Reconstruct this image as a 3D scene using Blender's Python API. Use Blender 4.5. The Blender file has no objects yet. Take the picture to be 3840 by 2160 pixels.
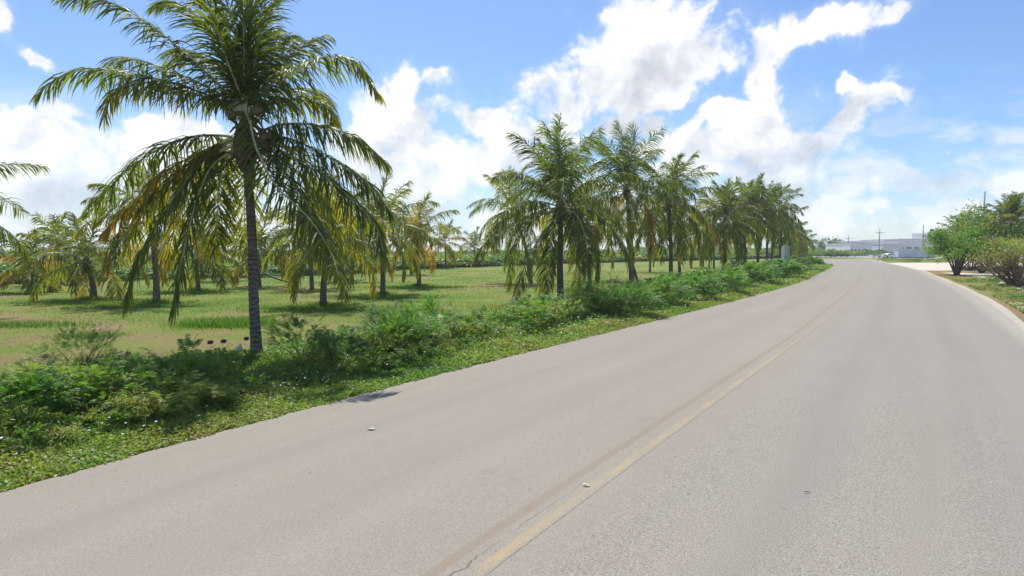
import bpy, math, random
import numpy as np
from mathutils import Vector
rng = np.random.default_rng(7)
random.seed(7)
sc = bpy.context.scene
COL = sc.collection
R = math.radians

# ------------------------------------------------------------------ camera
F = 610.0; CX, CY = 512.0, 288.0; HC = 2.5
PITCH = math.atan((CY-250.0)/F)
cam = bpy.data.cameras.new("Camera"); co = bpy.data.objects.new("Camera", cam); COL.objects.link(co)
co.location = (0, 0, HC); co.rotation_euler = (math.pi/2-PITCH, 0, 0)
cam.lens = 36.0*F/1024.0; cam.sensor_width = 36; cam.clip_end = 9000; cam.clip_start = 0.1
sc.camera = co
cp, sp = math.cos(PITCH), math.sin(PITCH)
def ray(u, v):
    x = (u-CX)/F; y = -(v-CY)/F
    return np.array([x, cp+y*sp, -sp+y*cp])
def at(u, v, Y):                       # the point at distance Y ahead that is seen at pixel u, v
    d = ray(u, v); return np.array([0, 0, HC])+d*(Y/d[1])
def gp(u, v):                          # ground point
    d = ray(u, v); t = -HC/d[2]; return np.array([d[0]*t, d[1]*t])
def zat(v, Y): return at(CX, v, Y)[2]

# ------------------------------------------------------------------ mesh helpers
def mesh_quads(name, V, mats, tone=None, mi=None, smooth=False, uv=None):
    """V (n,4,3) quad soup"""
    V = np.asarray(V, dtype=np.float32); n = len(V)
    me = bpy.data.meshes.new(name)
    me.vertices.add(n*4); me.vertices.foreach_set('co', V.reshape(-1))
    me.loops.add(n*4); me.loops.foreach_set('vertex_index', np.arange(n*4, dtype=np.int32))
    me.polygons.add(n); me.polygons.foreach_set('loop_start', np.arange(0, n*4, 4, dtype=np.int32))
    me.polygons.foreach_set('loop_total', np.full(n, 4, dtype=np.int32))
    for m in mats: me.materials.append(m)
    if mi is not None: me.polygons.foreach_set('material_index', np.asarray(mi, dtype=np.int32))
    if tone is not None:
        a = me.attributes.new('tone', 'FLOAT', 'FACE'); a.data.foreach_set('value', np.asarray(tone, dtype=np.float32))
    me.update(calc_edges=True)
    return me
def mesh_grid(name, P, mats, closed=False, smooth=True, uvs=None, caps=False):
    """P (rows, cols, 3) shared-vertex sheet or tube"""
    P = np.asarray(P, dtype=np.float32); r, c, _ = P.shape
    idx = np.arange(r*c).reshape(r, c); cc = c if closed else c-1
    f = []
    for i in range(r-1):
        for j in range(cc):
            f.append((idx[i, j], idx[i, (j+1) % c], idx[i+1, (j+1) % c], idx[i+1, j]))
    f = [tuple(int(k) for k in q) for q in f]
    if caps and closed:
        f.append(tuple(int(k) for k in idx[0][::-1])); f.append(tuple(int(k) for k in idx[-1]))
    me = bpy.data.meshes.new(name)
    me.from_pydata([tuple(map(float, p)) for p in P.reshape(-1, 3)], [], f)
    for m in mats: me.materials.append(m)
    if smooth: me.polygons.foreach_set('use_smooth', [True]*len(me.polygons))
    if uvs is not None:
        a = me.attributes.new('lane', 'FLOAT_VECTOR', 'POINT'); a.data.foreach_set('vector', np.asarray(uvs, dtype=np.float32).reshape(-1))
    me.update(); return me
class MB:
    """boxes, tubes, lathes gathered in one mesh"""
    def __init__(s): s.v = []; s.f = []; s.m = []; s.sm = []
    def add(s, vs, fs, m=0, smooth=False):
        o = len(s.v); s.v += [tuple(map(float, p)) for p in vs]
        for f in fs: s.f.append(tuple(int(k)+o for k in f)); s.m.append(m); s.sm.append(smooth)
    def box(s, c, d, m=0, rz=0.0, taper=1.0, rx=0.0):
        x, y, z = np.array(d)/2.0; pts = []
        for k, (a, b, e) in enumerate([(-1,-1,-1),(1,-1,-1),(1,1,-1),(-1,1,-1),(-1,-1,1),(1,-1,1),(1,1,1),(-1,1,1)]):
            t = taper if e > 0 else 1.0
            p = np.array([a*x*t, b*y*t, e*z])
            if rx: p = np.array([p[0], p[1]*math.cos(rx)-p[2]*math.sin(rx), p[1]*math.sin(rx)+p[2]*math.cos(rx)])
            p = np.array([p[0]*math.cos(rz)-p[1]*math.sin(rz), p[0]*math.sin(rz)+p[1]*math.cos(rz), p[2]])
            pts.append(p+np.array(c))
        s.add(pts, [(0,3,2,1),(4,5,6,7),(0,1,5,4),(1,2,6,5),(2,3,7,6),(3,0,4,7)], m)
    def tube(s, pts, rad, sides=8, m=0):
        P, n = tube_pts(pts, rad, sides)
        r = len(P); fs = []
        for i in range(r-1):
            for j in range(sides):
                fs.append((i*sides+j, i*sides+(j+1) % sides, (i+1)*sides+(j+1) % sides, (i+1)*sides+j))
        fs.append(tuple(range(sides))[::-1]); fs.append(tuple((r-1)*sides+j for j in range(sides)))
        s.add(P.reshape(-1, 3), fs, m, True)
    def mesh(s, name, mats):
        me = bpy.data.meshes.new(name); me.from_pydata(s.v, [], s.f)
        for m in mats: me.materials.append(m)
        me.polygons.foreach_set('material_index', s.m); me.polygons.foreach_set('use_smooth', s.sm)
        me.update(); return me
def tube_pts(pts, rad, sides=8):
    pts = np.asarray(pts, float); n = len(pts)
    rad = np.broadcast_to(np.asarray(rad, float), (n,))
    T = np.gradient(pts, axis=0); T /= np.linalg.norm(T, axis=1)[:, None]+1e-9
    ref = np.array([0, 1, 0.]) if abs(T[:, 1]).mean() < .7 else np.array([1., 0, 0])
    A = np.cross(T, ref); A /= np.linalg.norm(A, axis=1)[:, None]+1e-9
    B = np.cross(T, A)
    th = np.linspace(0, 2*math.pi, sides, endpoint=False)
    P = pts[:, None, :]+rad[:, None, None]*(A[:, None, :]*np.cos(th)[None, :, None]+B[:, None, :]*np.sin(th)[None, :, None])
    return P, n
def tube_quads(pts, rad, sides=4):
    P, n = tube_pts(pts, rad, sides); Q = np.roll(P, -1, axis=1)
    return np.stack([P[:-1], Q[:-1], Q[1:], P[1:]], axis=2).reshape(-1, 4, 3)
def catmull(pts, n):
    p = np.asarray(pts, float)
    if len(p) == 2: return p[0]+(p[1]-p[0])*np.linspace(0, 1, n)[:, None]
    q = np.vstack([2*p[0]-p[1], p, 2*p[-1]-p[-2]])
    seg = np.linalg.norm(np.diff(p, axis=0), axis=1); cum = np.r_[0, np.cumsum(seg)]
    out = []
    for s in np.linspace(0, cum[-1], n):
        i = min(max(np.searchsorted(cum, s, side='right')-1, 0), len(p)-2)
        t = (s-cum[i])/max(seg[i], 1e-9)
        a, b, c, d = q[i], q[i+1], q[i+2], q[i+3]
        out.append(.5*(2*b+(c-a)*t+(2*a-5*b+4*c-d)*t*t+(3*b-a-3*c+d)*t**3))
    return np.array(out)
def obj(name, me, parent=None, loc=None):
    o = bpy.data.objects.new(name, me); COL.objects.link(o)
    if parent is not None: o.parent = parent
    if loc is not None: o.location = loc
    return o
def tag(o, label, cat=None, group=None, kind=None):
    o['label'] = label
    if cat: o['category'] = cat
    if group: o['group'] = group
    if kind: o['kind'] = kind
    return o
def thing(name, label, cat, loc=(0, 0, 0), group=None):
    o = bpy.data.objects.new(name, None); COL.objects.link(o); o.location = tuple(map(float, loc))
    o.empty_display_size = .3
    return tag(o, label, cat, group)
def struct(name, me, label):
    o = obj(name, me); o['kind'] = 'structure'; o['label'] = label; return o

# ------------------------------------------------------------------ materials
class NT:
    def __init__(s, t): s.t = t; s.n = t.nodes; s.l = t.links
    def new(s, kind, **kw):
        n = s.n.new(kind)
        for k, v in kw.items(): setattr(n, k, v)
        return n
    def link(s, a, b): s.l.new(a, b)
    def val(s, sock, v):
        if isinstance(v, bpy.types.NodeSocket): s.link(v, sock)
        else: sock.default_value = v
    def math(s, op, a, b=None, c=None, clamp=False):
        n = s.new('ShaderNodeMath', operation=op); n.use_clamp = clamp
        for i, x in enumerate((a, b, c)):
            if x is not None: s.val(n.inputs[i], x)
        return n.outputs[0]
    def noise(s, vec, scale, detail=4, rough=.55, dist=0., dim='3D', typ=None):
        n = s.new('ShaderNodeTexNoise', noise_dimensions=dim)
        if typ: n.noise_type = typ
        n.inputs['Scale'].default_value = scale; n.inputs['Detail'].default_value = detail
        n.inputs['Roughness'].default_value = rough; n.inputs['Distortion'].default_value = dist
        if vec is not None: s.link(vec, n.inputs['Vector'])
        return n.outputs['Fac']
    def ramp(s, fac, stops, interp='LINEAR'):
        n = s.new('ShaderNodeValToRGB'); n.color_ramp.interpolation = interp
        cr = n.color_ramp
        while len(cr.elements) < len(stops): cr.elements.new(0.5)
        for e, (p, c) in zip(cr.elements, stops):
            e.position = p; e.color = (*c, 1) if len(c) == 3 else c
        s.val(n.inputs[0], fac); return n.outputs[0]
    def mix(s, fac, a, b, blend='MIX'):
        n = s.new('ShaderNodeMix', data_type='RGBA', blend_type=blend)
        s.val(n.inputs[0], fac)
        for sock, x in ((n.inputs[6], a), (n.inputs[7], b)):
            if isinstance(x, tuple): sock.default_value = (*x, 1) if len(x) == 3 else x
            else: s.link(x, sock)
        return n.outputs[2]
    def smooth(s, x, a, b):
        n = s.new('ShaderNodeMapRange', interpolation_type='SMOOTHSTEP')
        s.val(n.inputs[0], x); s.val(n.inputs[1], a); s.val(n.inputs[2], b)
        n.inputs[3].default_value = 0; n.inputs[4].default_value = 1; return n.outputs[0]
def new_mat(name):
    m = bpy.data.materials.new(name); m.use_nodes = True
    t = NT(m.node_tree); b = m.node_tree.nodes['Principled BSDF']; return m, t, b
def plain(name, col, rough=.7, var=.15, scale=8., bump=0.0, metal=0., spec=.5):
    m, t, b = new_mat(name)
    tc = t.new('ShaderNodeTexCoord').outputs['Object']
    n = t.noise(tc, scale, 5, .6)
    lo = tuple(c*(1-var) for c in col); hi = tuple(min(1, c*(1+var)) for c in col)
    t.link(t.ramp(n, [(.3, lo), (.7, hi)]), b.inputs['Base Color'])
    b.inputs['Roughness'].default_value = rough; b.inputs['Metallic'].default_value = metal
    b.inputs['Specular IOR Level'].default_value = spec
    if bump:
        bp = t.new('ShaderNodeBump'); bp.inputs['Strength'].default_value = bump; bp.inputs['Distance'].default_value = .05
        t.link(t.noise(tc, scale*2.5, 6, .65), bp.inputs['Height']); t.link(bp.outputs[0], b.inputs['Normal'])
    return m
def leaf_mat(name, stops, tstops, trans=.4, rough=.45, spec=.5):
    m, t, b = new_mat(name)
    a = t.new('ShaderNodeAttribute', attribute_name='tone').outputs['Fac']
    geo = t.new('ShaderNodeNewGeometry')
    n = t.noise(geo.outputs['Position'], 1.3, 3, .6)
    f = t.math('ADD', a, t.math('MULTIPLY', t.math('SUBTRACT', n, .5), .16), clamp=True)
    t.link(t.ramp(f, stops), b.inputs['Base Color'])
    b.inputs['Roughness'].default_value = rough; b.inputs['Specular IOR Level'].default_value = spec
    tr = t.new('ShaderNodeBsdfTranslucent'); t.link(t.ramp(f, tstops), tr.inputs['Color'])
    mx = t.new('ShaderNodeMixShader'); mx.inputs[0].default_value = trans
    t.link(b.outputs[0], mx.inputs[1]); t.link(tr.outputs[0], mx.inputs[2])
    t.link(mx.outputs[0], m.node_tree.nodes['Material Output'].inputs['Surface'])
    return m

M = {}
M['palm'] = leaf_mat('palm_leaf',
    [(0, (.032, .058, .022)), (.35, (.080, .112, .028)), (.6, (.20, .185, .036)), (.8, (.27, .17, .045)), (1, (.15, .085, .045))],
    [(0, (.095, .175, .022)), (.35, (.32, .40, .020)), (.6, (.66, .53, .03)), (.8, (.58, .31, .03)), (1, (.26, .13, .05))], .42, .5, .3)
M['rachis'] = plain('palm_rachis', (.46, .44, .24), .4, .25, 3.)
M['rachis_old'] = plain('palm_rachis_old', (.22, .13, .08), .6, .3, 3.)
M['sheath'] = plain('palm_sheath', (.10, .060, .035), .85, .45, 14., .5)
M['nut'] = plain('coconut_husk', (.085, .07, .028), .5, .4, 9., .2)
M['oldnut'] = plain('dry_coconut_husk', (.055, .038, .025), .8, .4, 9., .4)
M['shrub'] = leaf_mat('shrub_leaf',
    [(0, (.030, .072, .022)), (.4, (.118, .215, .036)), (.7, (.25, .31, .058)), (.88, (.24, .20, .07)), (1, (.20, .12, .06))],
    [(0, (.07, .20, .02)), (.4, (.20, .48, .03)), (.7, (.38, .50, .04)), (.88, (.40, .32, .08)), (1, (.25, .14, .06))], .4, .5, .4)
M['twig'] = plain('twig_bark', (.20, .15, .11), .85, .3, 6., .3)
M['darktwig'] = plain('stem_bark', (.085, .065, .04), .85, .3, 6., .3)
M['flower'] = plain('white_petal', (.75, .75, .70), .6, .05, 3.)
M['grassblade'] = None

def trunk_mat():
    m, t, b = new_mat('palm_trunk')
    tc = t.new('ShaderNodeTexCoord').outputs['Object']
    sep = t.new('ShaderNodeSeparateXYZ'); t.link(tc, sep.inputs[0]); z = sep.outputs[2]
    n1 = t.noise(tc, 5., 4, .6)
    zz = t.math('ADD', z, t.math('MULTIPLY', n1, .30))
    saw = t.math('FRACT', t.math('MULTIPLY', zz, 9.0))
    ring = t.math('MULTIPLY', t.smooth(saw, .40, .75), t.smooth(t.noise(tc, 9., 4, .7), .30, .55))
    n2 = t.noise(tc, 22., 5, .7)
    n3 = t.noise(tc, 1.4, 3, .6)
    up = t.smooth(z, 1.2, 4.2)
    light = t.mix(up, (.26, .235, .195), (.15, .095, .07))
    dark = t.mix(up, (.085, .068, .055), (.070, .040, .030))
    col = t.mix(ring, light, dark)
    col = t.mix(t.smooth(n2, .42, .68), col, t.mix(.65, col, (.06, .045, .035)))
    col = t.mix(t.math('MULTIPLY', t.smooth(n3, .5, .7), .6), col, (.30, .27, .21))
    col = t.mix(t.math('MULTIPLY', t.smooth(t.noise(tc, 3.3, 5, .7), .45, .62), .55), col, (.10, .085, .06))
    t.link(col, b.inputs['Base Color']); b.inputs['Roughness'].default_value = .85
    bp = t.new('ShaderNodeBump'); bp.inputs['Strength'].default_value = .7; bp.inputs['Distance'].default_value = .03
    h = t.math('ADD', t.math('MULTIPLY', ring, -1.), n2); t.link(h, bp.inputs['Height']); t.link(bp.outputs[0], b.inputs['Normal'])
    return m
M['trunk'] = trunk_mat()

def field_color(t, pos, dry=0.):
    n1 = t.noise(pos, .13, 4, .6, .4)
    n2 = t.noise(pos, .42, 6, .7, .5)
    n3 = t.noise(pos, 7., 6, .7)
    sep = t.new('ShaderNodeSeparateXYZ'); t.link(pos, sep.inputs[0])
    far = t.math('MULTIPLY', t.smooth(sep.outputs[1], 16., 32.), .12)
    f = t.math('ADD', t.math('MULTIPLY', t.math('SUBTRACT', n1, .06), .85), t.math('MULTIPLY', t.math('SUBTRACT', n2, .06), 1.0))
    f = t.math('SUBTRACT', f, .18)
    f = t.math('ADD', t.math('ADD', f, far), t.math('MULTIPLY', t.math('SUBTRACT', n3, .5), .85))
    f = t.math('SUBTRACT', f, dry)
    return t.ramp(f, [(.36, (.245, .170, .095)), (.54, (.235, .182, .085)), (.66, (.185, .200, .048)), (.80, (.130, .200, .030)), (1, (.090, .160, .020))])
def ground_mat(name, dry=0.):
    m, t, b = new_mat(name)
    pos = t.new('ShaderNodeNewGeometry').outputs['Position']
    c = field_color(t, pos, dry)
    n4 = t.noise(pos, 30., 5, .75)
    c = t.mix(t.math('MULTIPLY', t.smooth(n4, .5, .7), .45), c, (.06, .06, .02))
    c = t.mix(t.math('MULTIPLY', t.smooth(t.noise(pos, 45., 3, .7), .60, .72), .5), c, (.38, .32, .2))
    t.link(c, b.inputs['Base Color']); b.inputs['Roughness'].default_value = .95; b.inputs['Specular IOR Level'].default_value = .15
    bp = t.new('ShaderNodeBump'); bp.inputs['Strength'].default_value = .8; bp.inputs['Distance'].default_value = .12
    t.link(t.noise(pos, 9., 8, .7), bp.inputs['Height']); t.link(bp.outputs[0], b.inputs['Normal'])
    return m
M['field'] = ground_mat('meadow'); M['dryverge'] = ground_mat('dry_verge', .26)
def blade_mat():
    m, t, b = new_mat('grass_blade')
    pos = t.new('ShaderNodeNewGeometry').outputs['Position']
    c = field_color(t, pos, 0)
    a = t.new('ShaderNodeAttribute', attribute_name='tone').outputs['Fac']
    c = t.mix(a, c, (.10, .23, .018))
    t.link(c, b.inputs['Base Color']); b.inputs['Roughness'].default_value = .6
    tr = t.new('ShaderNodeBsdfTranslucent'); t.link(t.mix(.5, c, (.22, .42, .03)), tr.inputs['Color'])
    mx = t.new('ShaderNodeMixShader'); mx.inputs[0].default_value = .4
    t.link(b.outputs[0], mx.inputs[1]); t.link(tr.outputs[0], mx.inputs[2])
    t.link(mx.outputs[0], m.node_tree.nodes['Material Output'].inputs['Surface'])
    return m
M['grassblade'] = blade_mat()

def sand_mat(name, col, green=0.):
    m, t, b = new_mat(name)
    pos = t.new('ShaderNodeNewGeometry').outputs['Position']
    n = t.noise(pos, 1.2, 6, .65); n2 = t.noise(pos, 25., 5, .7)
    c = t.ramp(t.math('ADD', t.math('MULTIPLY', n, .7), t.math('MULTIPLY', n2, .3)), [(.35, tuple(x*.78 for x in col)), (.65, col)])
    if green: c = t.mix(t.smooth(t.noise(pos, .9, 6, .7), .62-green, .72-green), c, (.14, .14, .05))
    t.link(c, b.inputs['Base Color']); b.inputs['Roughness'].default_value = .95; b.inputs['Specular IOR Level'].default_value = .1
    bp = t.new('ShaderNodeBump'); bp.inputs['Strength'].default_value = .5; bp.inputs['Distance'].default_value = .04
    t.link(n2, bp.inputs['Height']); t.link(bp.outputs[0], b.inputs['Normal'])
    return m
M['sand'] = sand_mat('sand', (.56, .50, .42)); M['edge_sand'] = sand_mat('sandy_edge', (.42, .385, .32))

def road_mat(name, paint=None):
    m, t, b = new_mat(name)
    pos = t.new('ShaderNodeNewGeometry').outputs['Position']
    lane = t.new('ShaderNodeAttribute', attribute_name='lane').outputs['Vector']
    sep = t.new('ShaderNodeSeparateXYZ'); t.link(lane, sep.inputs[0]); u, s = sep.outputs[0], sep.outputs[1]
    # streaks along the lane
    comb = t.new('ShaderNodeCombineXYZ'); t.link(t.math('MULTIPLY', u, 1.6), comb.inputs[0]); t.link(t.math('MULTIPLY', s, .07), comb.inputs[1])
    uu0 = t.math('ADD', u, t.math('MULTIPLY', t.math('SUBTRACT', t.noise(pos, .25, 3, .6), .5), .8))
    streak = t.noise(comb.outputs[0], 1.0, 4, .55)
    big = t.noise(pos, .22, 4, .6)
    fine = t.noise(pos, 75., 3, .8)
    mid = t.noise(pos, 24., 4, .75)
    right = t.smooth(u, .25, .7)
    base = t.ramp(t.math('ADD', t.math('MULTIPLY', streak, .6), t.math('MULTIPLY', big, .4)),
                  [(.30, (.226, .202, .163)), (.5, (.244, .218, .177)), (.70, (.264, .238, .194))])
    # aggregate: coarser and more visible in the right-hand lane
    amt = t.math('ADD', .40, t.math('MULTIPLY', right, .42))
    base = t.mix(t.math('MULTIPLY', t.smooth(fine, .53, .63), amt), base, (.40, .375, .34))
    base = t.mix(t.math('MULTIPLY', t.smooth(fine, .47, .37), amt), base, (.095, .088, .082))
    base = t.mix(t.math('MULTIPLY', t.smooth(mid, .5, .7), .15), base, (.16, .15, .14))
    base = t.mix(t.math('MULTIPLY', right, .08), base, (.19, .18, .175))
    for c0 in (-3.6, -1.9, 1.7, 3.5):       # worn wheel tracks
        base = t.mix(t.math('MULTIPLY', t.smooth(t.math('ABSOLUTE', t.math('SUBTRACT', uu0, c0)), .50, .05), t.math('MULTIPLY', t.noise(comb.outputs[0], 2.2, 3, .5), .34)), base, (.175, .162, .145))
    pt = t.noise(pos, .9, 6, .7, .8)
    base = t.mix(t.math('MULTIPLY', t.smooth(pt, .60, .70), .22), base, (.30, .275, .235))
    base = t.mix(t.math('MULTIPLY', t.smooth(pt, .38, .30), .22), base, (.15, .14, .13))
    # dark pits and small stones
    v = t.new('ShaderNodeTexVoronoi', feature='F1'); v.inputs['Scale'].default_value = 3.; t.link(pos, v.inputs['Vector'])
    base = t.mix(t.math('MULTIPLY', t.smooth(v.outputs['Distance'], .075, .045), .5), base, (.10, .09, .085))
    # sandy margins
    edge = t.math('ADD', u, -.35)
    ew = t.math('ADD', edge, t.math('MULTIPLY', t.math('SUBTRACT', t.noise(pos, 2.2, 4, .6), .5), .5))
    base = t.mix(t.math('MULTIPLY', t.smooth(ew, 4.5, 5.1), .45), base, (.37, .335, .275))
    # faint brown worn strip left of the yellow line, and the crack between
    wob = t.math('MULTIPLY', t.math('SUBTRACT', t.noise(pos, .5, 3, .6), .5), .05)
    uu = t.math('ADD', u, wob)
    n5 = t.noise(pos, 3., 5, .7)
    strip = t.math('MULTIPLY', t.smooth(t.math('ABSOLUTE', t.math('ADD', uu, .28)), .075, .03), t.math('ADD', .25, t.math('MULTIPLY', n5, .55)))
    base = t.mix(strip, base, (.215, .165, .115))
    cw = t.math('MULTIPLY', t.math('SUBTRACT', t.noise(pos, 2.6, 6, .7), .5), .22)
    crack = t.smooth(t.math('ABSOLUTE', t.math('ADD', t.math('ADD', u, .14), cw)), .011, .004)
    nearc = t.smooth(s, 27., 23.)
    crack = t.math('MULTIPLY', crack, t.math('MULTIPLY', nearc, t.smooth(t.noise(pos, 1.1, 3, .6), .40, .5)))
    base = t.mix(t.math('MULTIPLY', crack, .8), base, (.07, .06, .055))
    if paint:
        wear = t.math('ADD', t.math('MULTIPLY', t.noise(pos, 55., 4, .8), .55), t.math('MULTIPLY', t.noise(pos, 1.3, 4, .65), .45))
        fade = t.smooth(s, 75., 22.)
        keep = t.smooth(wear, t.math('SUBTRACT', .50, t.math('MULTIPLY', fade, .09)), .60)
        ed = t.math('ADD', t.math('ABSOLUTE', u), t.math('MULTIPLY', t.math('SUBTRACT', t.noise(pos, 18., 4, .7), .5), .10))
        keep = t.math('MULTIPLY', t.math('MULTIPLY', keep, t.smooth(ed, .060, .035)), t.math('ADD', .15, t.math('MULTIPLY', fade, .52)))
        base = t.mix(keep, base, paint)
    t.link(base, b.inputs['Base Color']); b.inputs['Roughness'].default_value = .9; b.inputs['Specular IOR Level'].default_value = .22
    bp = t.new('ShaderNodeBump'); bp.inputs['Strength'].default_value = .25; bp.inputs['Distance'].default_value = .01
    t.link(fine, bp.inputs['Height']); t.link(bp.outputs[0], b.inputs['Normal'])
    return m
M['road'] = road_mat('asphalt'); M['paint'] = road_mat('yellow_line_paint', (.38, .285, .145))

# ------------------------------------------------------------------ ground + road
S = 1500.
ys = [-S, -40, 0, 60, 200, S]
me = bpy.data.meshes.new('ground'); me.from_pydata([(-S, -S, 0), (S, -S, 0), (S, S, 0), (-S, S, 0)], [], [(0, 1, 2, 3)]); me.materials.append(M['field'])
struct('ground', me, 'brownish green meadow ground stretching to the horizon')

LP = [gp(*p) for p in [(0, 493), (159, 445), (346, 401.5), (449, 371.7), (596, 336), (707.6, 308), (773, 291), (803, 281.6), (820, 273)]]
LP = [np.array([-5.3-.55*22, 6.3-.87*22]), np.array([-5.3-.5*8, 6.3-.87*8])]+LP+[np.array(p) for p in [(49.5, 94), (63, 122), (74, 146), (78.5, 158), (77, 165), (70, 168), (40, 171), (-80, 176)]]
RP = [gp(*p) for p in [(1024, 327), (983, 299.4), (953.8, 284.7), (931, 275), (919.6, 269.9), (890, 263.4)]]
RP = [np.array([17.0-.60*34, 20.5-.80*34]), np.array([17.0-.585*14, 20.5-.81*14])]+RP+[np.array(p) for p in [(88, 148), (97.5, 166), (97, 174), (89, 178.5), (40, 182), (-80, 187)]]
NS = 420
Lc = catmull(LP, NS); Rc = catmull(RP, NS)
def gsm(a, sg):
    k = np.exp(-.5*(np.arange(-4*sg, 4*sg+1)/sg)**2); k /= k.sum(); pad = len(k)//2
    e = np.vstack([2*a[0]-a[pad:0:-1], a, 2*a[-1]-a[-2:-pad-2:-1]]) if a.ndim == 2 else np.r_[np.full(pad, a[0]), a, np.full(pad, a[-1])]
    if a.ndim == 2: return np.stack([np.convolve(e[:, j], k, 'valid') for j in range(2)], 1)
    return np.convolve(e, k, 'valid')
Lc = gsm(Lc, 4)
_T = np.gradient(Lc, axis=0); _T /= np.linalg.norm(_T, axis=1)[:, None]; _N = np.stack([-_T[:, 1], _T[:, 0]], 1)
def frac_at(p):      # nearest station and distance right of the left edge
    q = p-Lc; i = int(np.argmin(np.linalg.norm(q, axis=1)+(np.arange(NS) > 330)*0)); a = np.abs(np.sum(q*_T, 1))+np.where(np.linalg.norm(q, axis=1) > 16, 99, 0); i = int(np.argmin(a))
    return i, float(-np.sum(q[i]*_N[i]))
Rd = catmull(RP, 1600); wr = np.zeros(NS)
for i in range(NS):
    q = Rd-Lc[i]; a = np.abs(q@_T[i])+np.where((np.linalg.norm(q, axis=1) > 19) | (q@_N[i] > 0), 99, 0); j = int(np.argmin(a)); wr[i] = -q[j]@_N[i] if a[j] < 2 else np.nan
ok = ~np.isnan(wr); wr = np.interp(np.arange(NS), np.arange(NS)[ok], wr[ok]); wr = gsm(wr, 9)
Rc = Lc-_N*wr[:, None]
cl_ = sorted(frac_at(gp(*p)*(HC-.062)/HC) for p in [(497, 572), (599, 492), (711.5, 417), (775, 354), (827, 314), (853, 291)])
cfs = np.array([[i, d/wr[i]] for i, d in cl_]); print('centre fractions', cfs)
CFv = gsm(np.interp(np.arange(NS), cfs[:, 0], cfs[:, 1]), 8); CFv = gsm(CFv, 8)
sL = np.r_[0, np.cumsum(np.linalg.norm(np.diff(Lc, axis=0), axis=1))]
NU = 25
P = np.zeros((NS, NU, 3)); UV = np.zeros((NS, NU, 3))
for j in range(NU):
    f = j/(NU-1)
    xy = Lc*(1-f)+Rc*f
    P[:, j, :2] = xy; P[:, j, 2] = .012+.05*(1-(2*f-1)**2)
    UV[:, j, 0] = (f-CFv)*wr; UV[:, j, 1] = sL
mid = Lc*(1-CFv[:, None])+Rc*CFv[:, None]
struct('road', mesh_grid('road', P, [M['road']], uvs=UV), 'pale worn asphalt road curving away to the right then bending left')
uu = [-.08, 0, .08]; P2 = np.zeros((NS-60, 3, 3)); U2 = np.zeros((NS-60, 3, 3))
for j, u in enumerate(uu):
    f = u/wr+CFv
    P2[:, j, :2] = (Lc*(1-f[:, None])+Rc*f[:, None])[:NS-60]; P2[:, j, 2] = (.012+.05*(1-(2*f-1)**2)+.0025)[:NS-60]
    U2[:, j, 0] = u; U2[:, j, 1] = sL[:NS-60]
struct('road_marking', mesh_grid('road_marking', P2, [M['paint']], uvs=U2), 'worn yellow centre line painted on the road')

def norm2(C):
    T = np.gradient(C, axis=0); T /= np.linalg.norm(T, axis=1)[:, None]
    return np.stack([-T[:, 1], T[:, 0]], 1)     # points left
NL, NR = norm2(Lc), norm2(Rc)
def strip(name, C, N, a, b, z, mat, label, i0=0, i1=NS, wob=.0, cols=3):
    n = i1-i0; Pq = np.zeros((n, cols, 3)); r = rng.normal(0, 1, n+20); r = gsm(r, 3)[:n]*2
    for j in range(cols):
        o = a+(b-a)*j/(cols-1)
        off = o+(wob*r if j == cols-1 else 0)
        Pq[:, j, :2] = C[i0:i1]+N[i0:i1]*(off[:, None] if np.ndim(off) else off)
        Pq[:, j, 2] = z
    return struct(name, mesh_grid(name, Pq, [mat]), label)
strip('sandy_edge', Rc, NR, .1, -.32, .008, M['edge_sand'], 'pale sandy margin along the right edge of the road', wob=.1)
strip('road_margin', Lc, NL, -.06, .12, .008, M['edge_sand'], 'pale dusty margin along the left edge of the road', wob=.08)
iend = int(np.argmin(np.abs(Rc[:, 1]-73)))
strip('verge', Rc, NR, -.3, -40, .004, M['dryverge'], 'dry grass and dirt verge right of the road', 0, iend)
pp = [gp(888, 263.4), np.array([75, 119]), np.array([190, 122]), np.array([190, 56]), gp(1030, 279.5), gp(990, 279), gp(945, 273), gp(918, 270)]
me = bpy.data.meshes.new('sand_path'); me.from_pydata([(float(p[0]), float(p[1]), .016) for p in pp], [], [tuple(range(len(pp)))[::-1]]); me.materials.append(M['sand'])
struct('path', me, 'bright white sand driveway joining the road on the right')
# low litter band of dry grass dividing the sand
me = bpy.data.meshes.new('verge_patch')
a0 = [gp(924, 270.6), gp(1000, 271.2), gp(1060, 272.5), gp(1060, 274), gp(985, 273.4), gp(935, 272.4)]
me.from_pydata([(float(p[0]), float(p[1]), .022) for p in a0], [], [tuple(range(len(a0)))[::-1]]); me.materials.append(M['dryverge'])
struct('ground', me, 'strip of dry grass dividing the white sand driveway')
# yard of the compound far right
me = bpy.data.meshes.new('yard'); me.from_pydata([(103, 178, .006), (420, 150, .006), (520, 420, .006), (150, 420, .006)], [], [(0, 1, 2, 3)])
me.materials.append(sand_mat('yard_gravel', (.33, .31, .28), .05)); struct('ground', me, 'pale gravel yard around the far buildings')

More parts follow.
